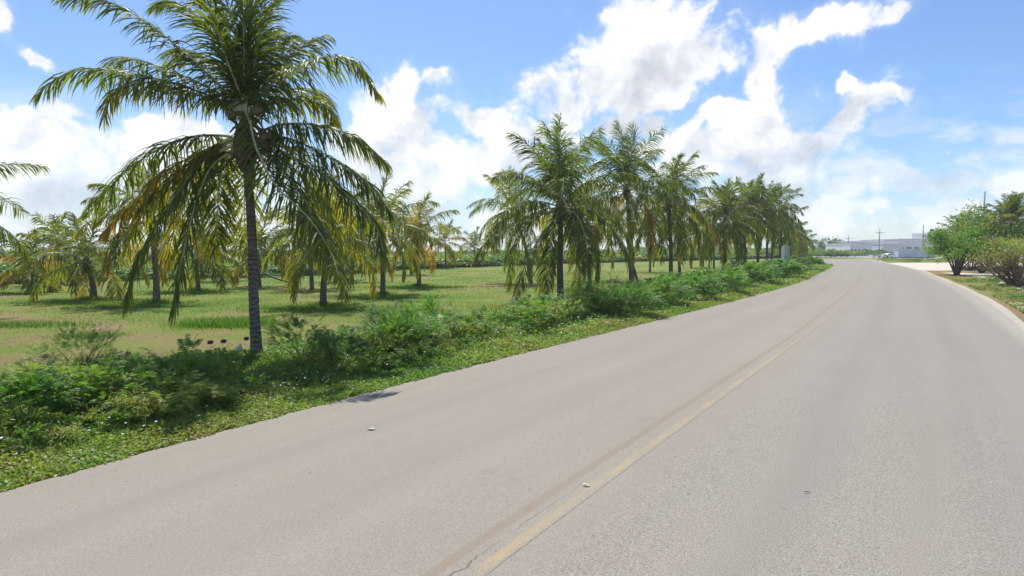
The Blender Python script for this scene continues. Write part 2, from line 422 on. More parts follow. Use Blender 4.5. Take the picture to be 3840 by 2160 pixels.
# ------------------------------------------------------------------ foliage generators
def unit(a): return a/(np.linalg.norm(a, axis=-1, keepdims=True)+1e-9)
def leaf_strips(p0, d, L, w, wdir, droop, segs, prof=None, bias=None):
    """p0,d,wdir (n,3); L,w,droop (n,). returns quads (n*segs,4,3), leaf index"""
    n = len(p0); g = np.array([0, 0, -1.]);
    if prof is None: prof = {2: [.7, 1, .05], 3: [.6, 1, .75, .04], 4: [.55, 1, .9, .6, .03]}[segs]
    pts = [p0]; dd = unit(d); rows = []; cur = p0
    W = unit(wdir)
    rows.append((cur, W*w[:, None]*prof[0]*.5))
    for k in range(segs):
        f = (k+.6)/segs
        di = dd+g*(droop*f)[:, None]
        if bias is not None: di = di+bias*f
        di = unit(di); cur = cur+di*(L/segs)[:, None]
        Wk = unit(W-di*np.sum(W*di, -1, keepdims=True))
        rows.append((cur, Wk*w[:, None]*prof[k+1]*.5))
    out = []
    for k in range(segs):
        (a, wa), (b, wb) = rows[k], rows[k+1]
        out.append(np.stack([a-wa, a+wa, b+wb, b-wb], 1))
    return np.stack(out, 1).reshape(-1, 4, 3), np.repeat(np.arange(n), segs)

def frond(ctrl, nl=75, Lmax=.75, w=.045, tone=.2, droop=1.2, segs=4, petiole=.13, sideref=None, rad=.035, rag=.25, tip_tone=.12, wind=None, roll=0., split=.0, sweep=0.):
    C = catmull(ctrl, 40)
    d = np.r_[0, np.cumsum(np.linalg.norm(np.diff(C, axis=0), axis=1))]; tot = d[-1]
    T = unit(np.gradient(C, axis=0))
    chord = C[-1]-C[0]
    if sideref is None:
        h = np.array([chord[0], chord[1], 0.]); h = h/(np.linalg.norm(h)+1e-6)
        sideref = np.cross(h, [0, 0, 1.])
    side = sideref-T*np.sum(T*sideref, -1, keepdims=True); side = unit(side)
    nor = unit(np.cross(side, T)); 
    if nor[len(nor)//3, 2] < 0: nor = -nor
    if roll:
        side, nor = side*math.cos(roll)+nor*math.sin(roll), nor*math.cos(roll)-side*math.sin(roll)
    Q = []; TT = []; MI = []
    for sg in (-1, 1):
        t = petiole+(1-petiole)*(np.arange(nl)+rng.uniform(-.3, .3, nl))/nl; t = np.clip(t, petiole, .995)
        keep = rng.random(nl) > rag*.35; t = t[keep]; n = len(t)
        x = t*tot
        p = np.stack([np.interp(x, d, C[:, k]) for k in range(3)], 1)
        tt = unit(np.stack([np.interp(x, d, T[:, k]) for k in range(3)], 1))
        ss = unit(np.stack([np.interp(x, d, side[:, k]) for k in range(3)], 1))
        nn = unit(np.stack([np.interp(x, d, nor[:, k]) for k in range(3)], 1))
        q = (t-petiole)/(1-petiole)
        L = Lmax*1.18*(np.minimum(1, .5+q*2.4))*(1-.62*np.clip((q-.45)/.55, 0, 1)**1.6)*rng.uniform(1-rag*.6, 1+rag*.3, n)
        # wind-matted bundles of leaflets
        bn = np.sin(q*nl*.35+rng.uniform(0, 6))*.5*split
        ang = np.radians(16+sweep+40*q)+rng.normal(0, .20, n)+bn*.6
        vup = .18*(1-q)+rng.normal(0, .20, n)
        dr = ss*sg*np.cos(ang)[:, None]+tt*np.sin(ang)[:, None]+nn*vup[:, None]
        wd = tt*np.cos(.5)+nn*np.sin(.5)*rng.normal(0, 1, n)[:, None]
        dp = droop*rng.uniform(.65, 1.35, n)
        V, li = leaf_strips(p, dr, L, np.full(n, w)*rng.uniform(.7, 1.15, n), wd, dp, segs, bias=wind)
        tn = tone+rng.normal(0, .05, n)+tip_tone*(q**2)
        segf = np.tile(np.arange(segs), n)/segs
        Q.append(V); TT.append(np.clip(tn[li]+segf*.10, 0, 1)); MI.append(np.zeros(len(V), int))
    rr = rad*(1-.88*np.linspace(0, 1, 40)**.8); rr[:4] *= np.array([1.6, 1.35, 1.15, 1.05])
    V = tube_quads(C, rr, 5); Q.append(V); TT.append(np.full(len(V), .5)); MI.append(np.full(len(V), 1 if tone < .62 else 2))
    return np.concatenate(Q), np.concatenate(TT), np.concatenate(MI)

def rand_ctrl(phi, th0, bend, L, n=6, lean=(0, 0, 0), p0=(0, 0, 0)):
    p = np.array(p0, float); pts = [p.copy()]; h = np.array([math.cos(phi), math.sin(phi), 0])
    for k in range(n):
        s = (k+.5)/n; th = th0-bend*s**1.25; th = max(th, R(-86))
        d = h*math.cos(th)+np.array([0, 0, 1])*math.sin(th)+np.array(lean)*s
        d /= np.linalg.norm(d); p = p+d*L/n; pts.append(p.copy())
    return pts

PALM_MATS = [M['palm'], M['rachis'], M['rachis_old']]
def crown_fronds(seed, n, L, nl, w, Lmax, segs, oldness=.5, yellow=.3, wind=(-.10, .02, 0), upright=.5, skirt=.6, topyellow=0., tone0=.10, bk=1.):
    """list of fronds (quads, tone, mi) around the origin = hub"""
    global rng
    keep = rng; rng = np.random.default_rng(seed); out = []
    for i in range(n):
        a = i/(n-1)                        # 0 young .. 1 old
        phi = i*2.39996+rng.normal(0, .18)
        th0 = R(88)-R(92+36*skirt)*a**(.8+.5*upright)+rng.normal(0, R(5))
        bend = bk*(R(30)+R(66)*min(1, a*1.7))+rng.normal(0, R(8))
        LL = L*(.80+.20*min(1, a*3))*rng.uniform(.88, 1.07)
        tone = tone0+.16*a+rng.normal(0, .04)
        if a > .5 and rng.random() < yellow*1.1: tone = rng.uniform(.32, .60)
        if a > .9 and rng.random() < yellow*.8: tone = rng.uniform(.58, .95)
        if .1 < a < .7 and rng.random() < topyellow: tone = rng.uniform(.56, .72)  # some young to middle-aged fronds take a yellow tone
        wv = np.array(wind)*(1.6-a)
        c = rand_ctrl(phi, th0, bend, LL, lean=wv, p0=(.08*math.cos(phi), .08*math.sin(phi), .25*(1-a)-.1*a))
        out.append(frond(c, int(nl*1.5), Lmax*1.15*rng.uniform(.85, 1.1), w*.68, tone, bk*(.75+1.5*min(1, a*1.6)), segs, rad=.03, rag=.3, wind=np.array(wind)*1.5, roll=rng.normal(0, .35), split=.5, sweep=20*max(0, 1-a*3)))
    rng = keep; return out
def trunk_mesh(base_r, top_r, H, bend=(0, 0), sides=14, rings=True, seed=0):
    r0 = np.random.default_rng(seed); n = max(12, int(H*16)) if rings else 14
    z = np.linspace(0, 1, n)
    pts = np.stack([bend[0]*(z**1.6), bend[1]*(z**1.6), z*H], 1)
    pts[:, 0] += .02*np.sin(z*7+seed)
    pts[0, 2] -= .06
    rad = top_r+(base_r-top_r)*np.exp(-z*H/ .45)*.55+(base_r-top_r)*.45*(1-z)
    if rings: rad = rad*(1+.035*((np.arange(n) % 2)*2-1)+r0.normal(0, .012, n))
    P, _ = tube_pts(pts, rad, sides)
    P = P*1.0; return mesh_grid('trunk', P, [M['trunk']], closed=True, caps=True), pts[-1]
def sheath_mesh(seed, s=1.0):
    r0 = np.random.default_rng(seed); mb = MB()
    z = np.linspace(-.55, .42, 9); rad = np.array([.10, .15, .19, .22, .22, .2, .17, .12, .05])*s
    mb.tube(np.stack([z*0, z*0, z*s], 1), rad, 12)
    for k in range(26):
        a = r0.uniform(0, 6.28); z0 = r0.uniform(-.45, .3)*s; d = np.array([math.cos(a), math.sin(a), 0])
        p = d*.15*s+np.array([0, 0, z0]); q = p+d*r0.uniform(.08, .3)*s+np.array([0, 0, r0.uniform(-.35, .25)])*s
        mb.tube([p, (p+q)/2+np.array([0, 0, .04]), q], [.035*s, .022*s, .008*s], 5)
    return mb.mesh('leaf_sheath', [M['sheath']])
def nut_mesh(mat):
    mb = MB(); n = 8; th = np.linspace(0, math.pi, n)
    mb.tube(np.stack([0*th, 0*th, -np.cos(th)*.10], 1), np.maximum(.003, np.sin(th)*.078), 10); return mb.mesh('coconut', [mat])
NUT = nut_mesh(M['nut']); OLDNUT = nut_mesh(M['oldnut'])

def palm(name, label, base, H, bend, seed, group, nf=24, L=3.6, nl=50, w=.06, Lmax=.8, segs=3, separate=True, r=(.17, .11), **kw):
    root = thing(name, label, 'palm tree', (base[0], base[1], 0), group)
    tm, top = trunk_mesh(r[0], r[1], H, bend, seed=seed); obj('trunk', tm, root)
    fr = crown_fronds(seed, int(nf*1.08), L, nl, w, Lmax, segs, **kw)
    if separate:
        for (V, t_, mi) in fr:
            obj('frond', mesh_quads('frond', V, PALM_MATS, t_, mi), root, tuple(top))
        obj('leaf_sheath', sheath_mesh(seed, .9), root, tuple(top))
    else:
        V = np.concatenate([f[0] for f in fr]); t_ = np.concatenate([f[1] for f in fr]); mi = np.concatenate([f[2] for f in fr])
        obj('crown', mesh_quads('crown', V, PALM_MATS, t_, mi), root, tuple(top))
    return root

# ------------------------------------------------------------------ the near palm, frond by frond
Y1 = 14.0
base1 = at(257, 361, Y1); hub1 = at(245.5, 136, Y1)
k1 = 850/1449*.26667     # zoomed reading -> 1024 pixels
def z1(x, y): return (x*k1, y*k1)
def z2(x, y): return (x*k1, y*k1+160)
g1 = 'coconut palms of the roadside row'
root1 = thing('coconut_palm', 'tallest coconut palm, nearest the camera, its crown running off the top edge', 'palm tree', (base1[0], base1[1], 0), g1)
H1 = float(hub1[2])-.35
tm, top1 = trunk_mesh(.150, .090, H1, (float(hub1[0]-base1[0]), 0), sides=18, seed=3); obj('trunk', tm, root1)
HUB = np.array([hub1[0]-base1[0], 0, hub1[2]])
specs = [  # (points in picture, depth offset at tip, tone, droop, leaflet length, roll)
 ([z1(1500, 650), z1(1250, 400), z1(1000, 190), z1(800, 60), z1(640, 0), z1(400, -20)], -.6, .12, 1.1, .72, .2),
 ([z1(1490, 660), z1(1250, 520), z1(1000, 420), z1(820, 370), z1(700, 420), z1(655, 560)], .9, .20, 1.4, .7, 0),
 ([z1(1480, 680), z1(1200, 560), z1(900, 480), z1(600, 440), z1(400, 480), z1(245, 600)], -.8, .16, 1.2, .75, 0),
 ([z1(1480, 690), z1(1180, 580), z1(950, 530), z1(780, 560), z1(690, 640), z1(660, 760)], .2, .36, 1.7, .7, 0),
 ([z1(1450, 870), z1(1200, 880), z1(950, 990), z1(750, 1150), z1(560, 1330)], .5, .12, 1.9, .8, 0),
 ([z1(1470, 900), z1(1250, 990), z1(1020, 1120), z2(900, 240), z2(760, 350), z2(650, 480)], -.3, .585, 1.7, .72, 0),
 ([z1(1500, 930), z1(1300, 1030), z1(1120, 1260), z2(960, 480), z2(860, 680), z2(800, 940)], -1.1, .20, 1.7, .75, 0),
 ([z1(1520, 950), z1(1360, 1060), z1(1270, 1250), z2(1210, 440), z2(1150, 700), z2(1105, 990)], -1.3, .22, 1.6, .65, 0),
 ([z1(1520, 940), z1(1440, 1010), z1(1400, 1200), z2(1390, 400), z2(1370, 600)], .9, .32, 1.4, .75, 0),
 ([z1(1520, 930), z1(1380, 960), z1(1260, 1080), z2(1190, 260), z2(1100, 500), z2(1080, 640)], 1.0, .40, 1.5, .75, 0),
 ([z1(1530, 900), z1(1400, 940), z1(1220, 1060), z2(1050, 180), z2(900, 360), z2(800, 600)], .3, .30, 1.8, .75, 0),
 ([z1(1540, 740), z1(1590, 760), z1(1640, 950), z1(1760, 1180), z2(1980, 380), z2(2120, 600), z2(2160, 740)], -2.2, .22, 1.4, .8, 0),
 ([z1(1580, 900), z1(1700, 960), z1(1830, 1120), z2(1960, 280), z2(2050, 480), z2(2100, 700)], -.6, .26, 1.6, .85, 0),
 ([z1(1620, 620), z1(1750, 530), z1(1920, 430), z1(2100, 360), z1(2280, 400), z1(2420, 600)], -.4, .24, 1.6, .75, 0),
 ([z1(1640, 670), z1(1800, 640), z1(1950, 630), z1(2080, 670), z1(2150, 800)], 1.4, .30, 1.6, .75, 0),
 ([z1(1590, 600), z1(1680, 460), z1(1760, 330), z1(1850, 230), z1(1880, 300)], 1.6, .22, 1.2, .65, 0),
 ([z1(1690, 830), z1(1850, 790), z1(2080, 805), z1(2300, 890), z1(2480, 1050)], .3, .16, 1.8, .75, 0),
 ([z1(1720, 870), z1(1920, 910), z1(2180, 1040), z1(2380, 1200), z1(2510, 1370)], -.5, .14, 1.7, .75, 0),
 ([z1(1690, 900), z1(1850, 1000), z1(2050, 1110), z1(2230, 1260), z2(2400, 420), z2(2460, 620)], -1.0, .18, 1.7, .8, 0),
 ([z1(1540, 600), z1(1420, 300), z1(1260, 110), z1(1100, 10), z1(980, 40)], .8, .15, .9, .7, .2),
 ([z1(1540, 600), z1(1460, 280), z1(1330, 60), z1(1180, -80), z1(1000, -120)], -.9, .30, .9, .7, .4),
 ([z1(1550, 600), z1(1510, 250), z1(1430, -50), z1(1330, -300)], .3, .16, .6, .8, .6),
 ([z1(1560, 600), z1(1560, 250), z1(1540, -80), z1(1510, -360)], -.7, .14, .5, .8, .9),
 ([z1(1570, 600), z1(1590, 250), z1(1620, -60), z1(1680, -330)], .2, .15, .6, .75, -.5),
 ([z1(1580, 610), z1(1640, 360), z1(1670, 120), z1(1655, -60), z1(1600, -160)], .9, .16, .8, .6, .2),
 ([z1(1580, 610), z1(1620, 330), z1(1700, 100), z1(1850, -100)], 1.9, .15, .8, .7, .2),
 ([z1(1540, 620), z1(1440, 350), z1(1380, 120), z1(1400, -60)], -1.8, .17, .7, .7, .6),
 ([z1(1520, 640), z1(1380, 430), z1(1240, 330), z1(1130, 330), z1(1080, 420)], 2.2, .2, 1.3, .7, 0),
]
for (pix, dy, tone, dr, Lm, rl) in specs:
    n = len(pix); c = []
    for i, (u, v) in enumerate(pix):
        s = i/(n-1); c.append(at(u, v, Y1+dy*s**1.2)-np.array([base1[0], base1[1], 0]))
    # petiole starts at the heart of the crown
    h = HUB+np.array([0, 0, -.25+.45*(1-min(1, max(0, (pix[0][1]-95)/45)))]); c = [h+(c[0]-h)*.12]+c
    V, t_, mi = frond(c, 118, Lm*1.1, .037, tone, dr*1.25, 4, rad=.036, rag=.3, roll=rl, split=.7, wind=np.array([-.06, 0, 0]), petiole=.12, sweep=22 if dr < 1 else 0)
    o = obj('frond', mesh_quads('frond', V, PALM_MATS, t_, mi), root1)
    if tone > .58: o['label'] = 'dying orange brown frond'
for (phi, th, bd, LL, tone) in [(R(75), 55, 70, 4.2, .2), (R(60), 0, 70, 4., .4), (R(115), -15, 60, 3.9, .34), (R(130), 10, 70, 4., .35), (R(50), -20, 60, 3.8, .34), (R(90), 75, 40, 3.8, .2), (R(40), 74, 45, 3.4, .18)]:
    V, t_, mi = frond(rand_ctrl(phi, R(th), R(bd), LL, p0=HUB), 105, .82, .037, tone, 1.6, 4, rad=.034, split=.6, roll=rng.normal(0, .3))
    obj('frond', mesh_quads('frond', V, PALM_MATS, t_, mi), root1)
obj('leaf_sheath', sheath_mesh(5, 1.25), root1, tuple(HUB+np.array([0, 0, -.12])))
for k in range(17):
    if k < 9: p = at(268+rng.uniform(-7, 8), 139+rng.uniform(-7, 9), Y1-.25+rng.uniform(-.2, .2))
    elif k < 13: p = at(252+rng.uniform(-6, 10), 112+rng.uniform(-6, 8), Y1-.3)
    else: p = at(229+rng.uniform(-5, 5), 118+rng.uniform(-5, 5), Y1-.3)
    o = obj('coconut', NUT, root1, tuple(p-np.array([base1[0], base1[1], 0]))); o.rotation_euler = tuple(rng.uniform(-.6, .6, 3))
mb = MB()
for (a, b, c) in [((245, 118), (258, 122), (266, 134)), ((246, 150), (254, 166), (250, 176)), ((244, 112), (236, 112), (229, 116)), ((247, 140), (258, 150), (262, 148)), ((246, 176), (252, 180), (256, 170))]:
    q = [at(*x, Y1-.15)-np.array([base1[0], base1[1], 0]) for x in (a, b, c)]; mb.tube(catmull(q, 8), np.linspace(.03, .012, 8), 6)
obj('fruit_stalk', mb.mesh('fruit_stalk', [M['rachis_old']]), root1)

# ------------------------------------------------------------------ other palms
def pbase(u, v): g = gp(u, v); return (float(g[0]), float(g[1]))
def hz(v, base): return float(zat(v, base[1]))
row = [  # px base, hub v, seed, label
 ((560.5, 305.3), (559.6, 207), 21, 'second palm of the roadside row, broad crown with pale bent midrib facing the road', dict(nf=28, L=4.3, upright=.9, skirt=.95, yellow=.18, nl=58, w=.062, Lmax=.85)),
 ((631.6, 290.5), (627, 192), 22, 'slender leaning palm of the roadside row whose windblown top sweeps left', dict(nf=26, L=4.6, upright=.9, skirt=.8, yellow=.3, wind=(-.28, 0, 0), nl=55, w=.065)),
 ((671, 286.6), (669, 207), 23, 'fourth palm of the roadside row, long frond reaching right over its neighbour', dict(nf=28, L=4.6, upright=.8, skirt=.9, yellow=.2, nl=52, w=.07, wind=(-.04, 0, 0))),
 ((724, 281), (725, 222), 24, 'fifth palm of the roadside row, shorter and dark with a dense hanging skirt', dict(nf=28, L=4.0, upright=.5, skirt=1., yellow=.08, nl=46, w=.075)),
]
for ri, (b, h, sd, lab, kw) in enumerate(row):
    bb = pbase(*b); H = hz(h[1], bb); bx = float(at(h[0], h[1], bb[1])[0]-bb[0])
    rt = palm('coconut_palm', lab, bb, H, (bx, 0), sd, g1, r=(.19, .12), **kw)
    if ri == 0:
        for pix, dy, tn in (([(560, 210), (557, 198), (563, 199), (573, 222), (583, 246), (588, 275)], -2.6, .18), ([(558, 212), (536, 214), (510, 226), (482, 246), (473, 262)], -1.2, .24), ([(560, 214), (545, 232), (528, 258), (519, 285), (516, 299)], -1.6, .40), ([(562, 214), (585, 208), (612, 228), (632, 262), (640, 290)], -1., .2)):
            n = len(pix); c = [at(u, v, bb[1]+dy*(i/(n-1)))-np.array([bb[0], bb[1], 0]) for i, (u, v) in enumerate(pix)]
            V, t_, mi = frond(c, 80, .95, .042, tn, 1.9, 3, rad=.055, split=.6, petiole=.2); obj('frond', mesh_quads('frond', V, PALM_MATS, t_, mi), rt)
        for k in range(10): obj('coconut', NUT, rt, tuple(at(559+rng.uniform(-6, 7), 219+rng.uniform(-4, 6), bb[1]-.35)-np.array([bb[0], bb[1], 0])))
# hand-placed pale foreshortened frond and long drooping ones on the second palm handled by its random crown
far_row = [
 ((745, 274.4), (744, 216), 31, 'sixth palm of the roadside row, just behind the dark one', 4.3),
 ((757.7, 273.6), (757, 209), 32, 'seventh palm of the roadside row, tallest of the far cluster', 4.4),
 ((766.4, 270.3), (769, 214), 33, 'eighth palm of the roadside row, in the middle of the far cluster', 4.4),
 ((771.5, 269.5), (775, 211), 34, 'ninth palm of the roadside row, trunk touching the eighth', 4.4),
 ((780.4, 267.8), (781, 228), 35, 'tenth palm of the roadside row, behind the blue and white posts', 4.4),
 ((788.7, 264.8), (790, 235), 36, 'eleventh palm of the roadside row, low crown beside the left utility pole', 3.7),
 ((795, 263.6), (796, 239), 37, 'twelfth palm of the roadside row, partly behind the left utility pole', 3.6),
 ((800, 262.2), (802, 243), 38, 'last and smallest palm at the far end of the roadside row', 3.2),
]
for (b, h, sd, lab, L) in far_row:
    bb = pbase(*b); H = hz(h[1], bb); bx = float(at(h[0], h[1], bb[1])[0]-bb[0])
    palm('coconut_palm', lab, bb, H, (bx, 0), sd, g1, nf=19, L=L, nl=30, w=.13, Lmax=.95, segs=2, separate=False, r=(.2, .13), skirt=.8, yellow=.2)
g2 = 'young palms planted across the meadow'
field = [  # base px, hub px, seed, L, detailed, label, kw
 ((30, 292.5), (32, 272), 41, 2.6, False, 'stumpy palm at far left with a bright yellow heart', dict(topyellow=.5, yellow=.9, skirt=.3, upright=.2, nf=16)),
 ((94.5, 299.8), (87, 263), 42, 3.2, True, 'low palm at left with wide open fronds and a short dark trunk', dict(yellow=.3, skirt=.5, upright=.2, nf=17)),
 ((157, 303), (152, 221), 43, 3.3, True, 'grey thick trunked palm seen through the drooping fronds left of the tallest one', dict(yellow=.75, skirt=.75, nf=24)),
 ((198, 291.5), (196, 259), 44, 3.0, False, 'squat palm with reddish heart and drooping fronds left of the tallest trunk', dict(yellow=.4, skirt=.5, nf=17)),
 ((259, 287), (259, 254), 45, 3.4, False, 'spreading palm right behind the tallest trunk with orange tips', dict(yellow=.6, skirt=.5, nf=20)),
 ((323, 306), (330, 243), 46, 3.3, True, 'medium palm right of the tallest trunk, rusty hanging leaves over a red trunk', dict(yellow=.6, skirt=.85, upright=.3, nf=24)),
 ((312, 289), (311, 238), 47, 3.3, False, 'pale trunked palm half hidden behind the rusty one', dict(yellow=.4, nf=20)),
 ((352.6, 281.4), (349, 246), 48, 3.6, False, 'distant palm with one pale arched midrib between two nearer palms', dict(yellow=.4, nf=18)),
 ((383, 295), (382, 231), 49, 3.6, True, 'tall bushy palm of the meadow with a tapering yellowish trunk', dict(yellow=.3, skirt=.7, nf=25, upright=.8)),
 ((419, 286.3), (416, 238), 50, 3.3, True, 'meadow palm with a bright yellow top', dict(topyellow=.6, yellow=.4, skirt=.6, nf=20)),
 ((411, 274.8), (412, 240), 51, 3.3, False, 'thin distant palm behind the yellow topped one', dict(yellow=.4, nf=16)),
 ((363.6, 272.6), (364, 243), 52, 3.4, False, 'far small palm near the scrub line between the distant arched one and the bushy one', dict(yellow=.4, nf=16)),
 ((446, 268.5), (445, 243), 53, 3.6, False, 'far palm with orange yellow fronds at the end of the meadow gap', dict(topyellow=.7, yellow=.95, nf=16)),
 ((531, 283), (513, 211), 54, 4.0, True, 'yellow green palm behind the left side of the second roadside palm', dict(yellow=.55, nf=26, skirt=.8)),
 ((597, 280.5), (597, 224), 55, 3.9, False, 'palm between the second and third roadside palms, set back in the meadow', dict(yellow=.35, nf=22)),
 ((590, 288), (578, 226), 56, 3.7, False, 'leaning trunk palm close behind the second roadside palm', dict(yellow=.3, nf=20)),
 ((679.4, 282), (677, 226), 57, 3.6, False, 'thin palm just right of and behind the fourth roadside palm', dict(yellow=.3, nf=20)),
 ((691, 268), (690, 237), 58, 3.6, False, 'small far palm showing between the fourth and fifth roadside palms', dict(yellow=.3, nf=16)),
 ((703, 267.2), (704, 236), 59, 3.8, False, 'far palm with yellow green crown left of the dark fifth roadside palm', dict(yellow=.6, nf=18)),
 ((714, 269.5), (713, 236), 60, 3.8, False, 'far palm whose trunk shows just left of the fifth roadside trunk', dict(yellow=.3, nf=16)),
 ((737, 270.5), (736, 230), 61, 3.9, False, 'set back palm between the fifth and sixth roadside palms', dict(yellow=.3, nf=18)),
 ((650, 272), (650, 232), 62, 3.8, False, 'distant palm between the third and fourth roadside trunks', dict(yellow=.3, nf=18)),
 ((222, 281), (224, 250), 64, 3.4, False, 'yellowish far palm between the squat palm and the tallest trunk', dict(yellow=.7, nf=18)),
 ((475, 266.8), (474, 247), 66, 3.4, False, 'small dark far palm at the meadow gap left of the second roadside palm', dict(yellow=.2, nf=16)),
 ((62, 285), (58, 253), 68, 3.2, False, 'bright green far palm left of the low wide one', dict(yellow=.5, nf=17)),
]
for (b, h, sd, L, det, lab, kw) in field:
    bb = pbase(*b); H = hz(h[1], bb); bx = float(at(h[0], h[1], bb[1])[0]-bb[0]); kw = dict(kw); kw['skirt'] = kw.get('skirt', .6)*(.85 if H > 3 else .45); kw['nf'] = int(kw['nf']*.85)
    kw['yellow'] = kw.get('yellow', .3)*.7; kw['tone0'] = .22
    palm('young_palm', lab, bb, H, (bx, 0), sd, g2, L=L, nl=42 if det else 28, w=.07 if det else .11, Lmax=.75, segs=3 if det else 2, separate=det,
         r=(.18, .11) if det else (.16, .10), **kw)
# palm mostly outside the left edge
palm('young_palm', 'palm whose fronds reach in from the left edge of the view', (-21.6, 22.0), 3.7, (0, 0), 71, g2, nf=24, L=4.3, nl=55, w=.06, segs=3, skirt=.6, yellow=0., r=(.2, .13))
# palms on the right side
def rpalm(lab, u, Y, hv, seed, **kw):
    p = at(u, hv, Y); return palm('coconut_palm', lab, (float(p[0]), Y), float(p[2]), (0, 0), seed, 'palms behind the bushes on the right', nl=34, w=.11, segs=2, separate=False, **kw)
rpalm('dark palm crown rising behind the round green bush on the right', 960, 84, 236, 81, nf=20, L=3.4, bk=.45, skirt=-.7, yellow=0., upright=.2, wind=(0, 0, 0), Lmax=.7)
rpalm('upright palm crown above the bushes beside the right utility pole', 1011, 70, 222, 82, nf=22, L=3.3, bk=.45, skirt=-.7, yellow=0., upright=1., wind=(0, 0, 0), Lmax=.8)
# ------------------------------------------------------------------ shrubs, weeds, ground cover
def bush_quads(seed, rx, ry, h, nclump, nleaf, ls, tone=.35, h0=.1, feather=True, tvar=.12, shell=.55, asp=.42):
    r0 = np.random.default_rng(seed); Q = []; T_ = []; cl = []
    for c in range(nclump):
        a = r0.uniform(0, 6.283); e = r0.uniform(-.25, 1.); rr = r0.uniform(shell, 1.22 if (h > 2.2 and not feather) else 1.)
        zc = h0+(h-h0)*(.5+.5*np.clip(e, -1, 1)*rr)
        rad = math.sqrt(max(.05, 1-e*e*.85))*rr
        cl.append(np.array([rx*rad*math.cos(a), ry*rad*math.sin(a), zc]))
    for c in cl:
        m = nleaf
        if feather:      # sprays: short arching stems with leaflets both sides
            ns = max(2, m//5)
            for s in range(ns):
                out = unit(c-np.array([0, 0, h*.25])+r0.normal(0, .35, 3)*rx); out[2] += .35; out = unit(out)
                L = r0.uniform(.5, 1.1)*min(rx, h)*.62
                k = 10; t = np.linspace(.1, 1, k)
                st = c+r0.normal(0, .22, 3)*np.array([rx, ry, h*.6])*.6
                p = st+out*t[:, None]*L+np.array([0, 0, -1.])*(t**2*L*.45)[:, None]
                tt = unit(np.gradient(p, axis=0)); sd = unit(np.cross(tt, [0, 0, 1.]))
                for sg in (-1, 1):
                    d = sd*sg*.9+tt*.45+r0.normal(0, .15, (k, 3))
                    V, li = leaf_strips(p, d, np.full(k, ls*2.1)*np.sin(np.pi*(.15+.75*t)), np.full(k, ls*.6), tt+r0.normal(0, .25, (k, 3)), np.full(k, .5), 1, prof=[.85, .35])
                    Q.append(V); T_.append(np.full(len(V), tone)+r0.normal(0, tvar*.5, len(V))+r0.normal(0, tvar*.6))
        else:
            p = c+r0.normal(0, .24, (m, 3))*np.array([rx, ry, min(h*.5, rx)])*.55
            p[:, 2] = np.maximum(p[:, 2], .02)
            d = unit(r0.normal(0, 1, (m, 3))+np.array([0, 0, .4])); wd = r0.normal(0, 1, (m, 3))
            V, li = leaf_strips(p, d, np.full(m, ls*1.5)*r0.uniform(.6, 1.3, m), np.full(m, ls), wd, np.full(m, .6), 2, prof=[.3, 1, .1])
            Q.append(V); T_.append((np.full(m, tone)+r0.normal(0, tvar, m)+r0.normal(0, tvar*.7))[li])
    return np.concatenate(Q), np.clip(np.concatenate(T_), 0, 1), cl
def place(V, x, y, s, rz, z=0, sz=None):
    c, n = math.cos(rz), math.sin(rz); W = V*np.array([s, s, sz or s])
    return np.stack([W[..., 0]*c-W[..., 1]*n+x, W[..., 0]*n+W[..., 1]*c+y, W[..., 2]+z], -1)

# positions along the left edge: index by Y of the edge
Ledge = Lc; Ly = Lc[:, 1]
def edge_at(y):
    i = int(np.argmin(np.abs(Ly[:150]-y))); return Lc[i], NL[i]
def width_weeds(y): return 4.3+min(2.2, max(0, (y-16)*.06))
# 1) ground cover: creeping leaves hugging the road edge
def scatter_strip(n, y0, y1, a, b, power=1.):
    yy = y0+(y1-y0)*rng.random(n)**power
    off = a+(b-a)*rng.random(n); kk = np.arange(150); fi = np.interp(yy, Ly[:150], kk)
    lx = np.stack([np.interp(fi, kk, Lc[:150, j]) for j in (0, 1)], 1); nx = unit(np.stack([np.interp(fi, kk, NL[:150, j]) for j in (0, 1)], 1))
    p = lx+nx*off[:, None]
    return p, off, yy
Qs = []; Ts = []
for (n, y0, y1, a, b, ls, hh) in [(72000, -2, 13, -.02, 1.5, .030, .13), (54000, 13, 30, -.0, 1.5, .042, .15), (28000, 30, 75, .0, 2.2, .08, .2), (12000, 75, 160, .1, 3.5, .15, .25),
                                  (50000, 0, 16, 1.2, 5.6, .045, .22), (36000, 16, 45, 1.2, 6.2, .07, .25), (14000, 45, 120, 2, 8, .13, .3)]:
    p, off, yy = scatter_strip(n, y0, y1, a, b, 1.)
    lump = .5+.5*np.sin(p[:, 0]*2.1+np.sin(p[:, 1]*1.7)*1.3)*np.sin(p[:, 1]*1.3+1.)
    # ragged road edge
    rag = .045*(np.sin(p[:, 0]*5.1+p[:, 1]*3.3)+np.sin(p[:, 0]*11.+p[:, 1]*7.))
    m = off > .01+rag*.6; p, off, lump = p[m], off[m], lump[m]; n = len(p)
    z = hh*rng.random(n)*(.3+.9*lump)*np.clip(.25+off*1.2, .2, 1)
    P3 = np.c_[p, z+.01]
    d = unit(rng.normal(0, 1, (n, 3))*np.array([1, 1, .5])+np.array([0, 0, .35])); wd = rng.normal(0, 1, (n, 3))*np.array([1, 1, .4])
    V, li = leaf_strips(P3, d, np.full(n, ls*1.3)*rng.uniform(.6, 1.4, n), np.full(n, ls), wd, np.full(n, .3), 2, prof=[.4, 1, .2])
    tn = .45+.2*(lump-.5)+.16*np.sin(p[:, 0]*.7+2*np.sin(p[:, 1]*.5))+rng.normal(0, .11, n)+(.06 if a < 1 else 0); br = rng.random(n) < .04; tn[br] = .9
    Qs.append(V); Ts.append(np.clip(tn[li], 0, 1))
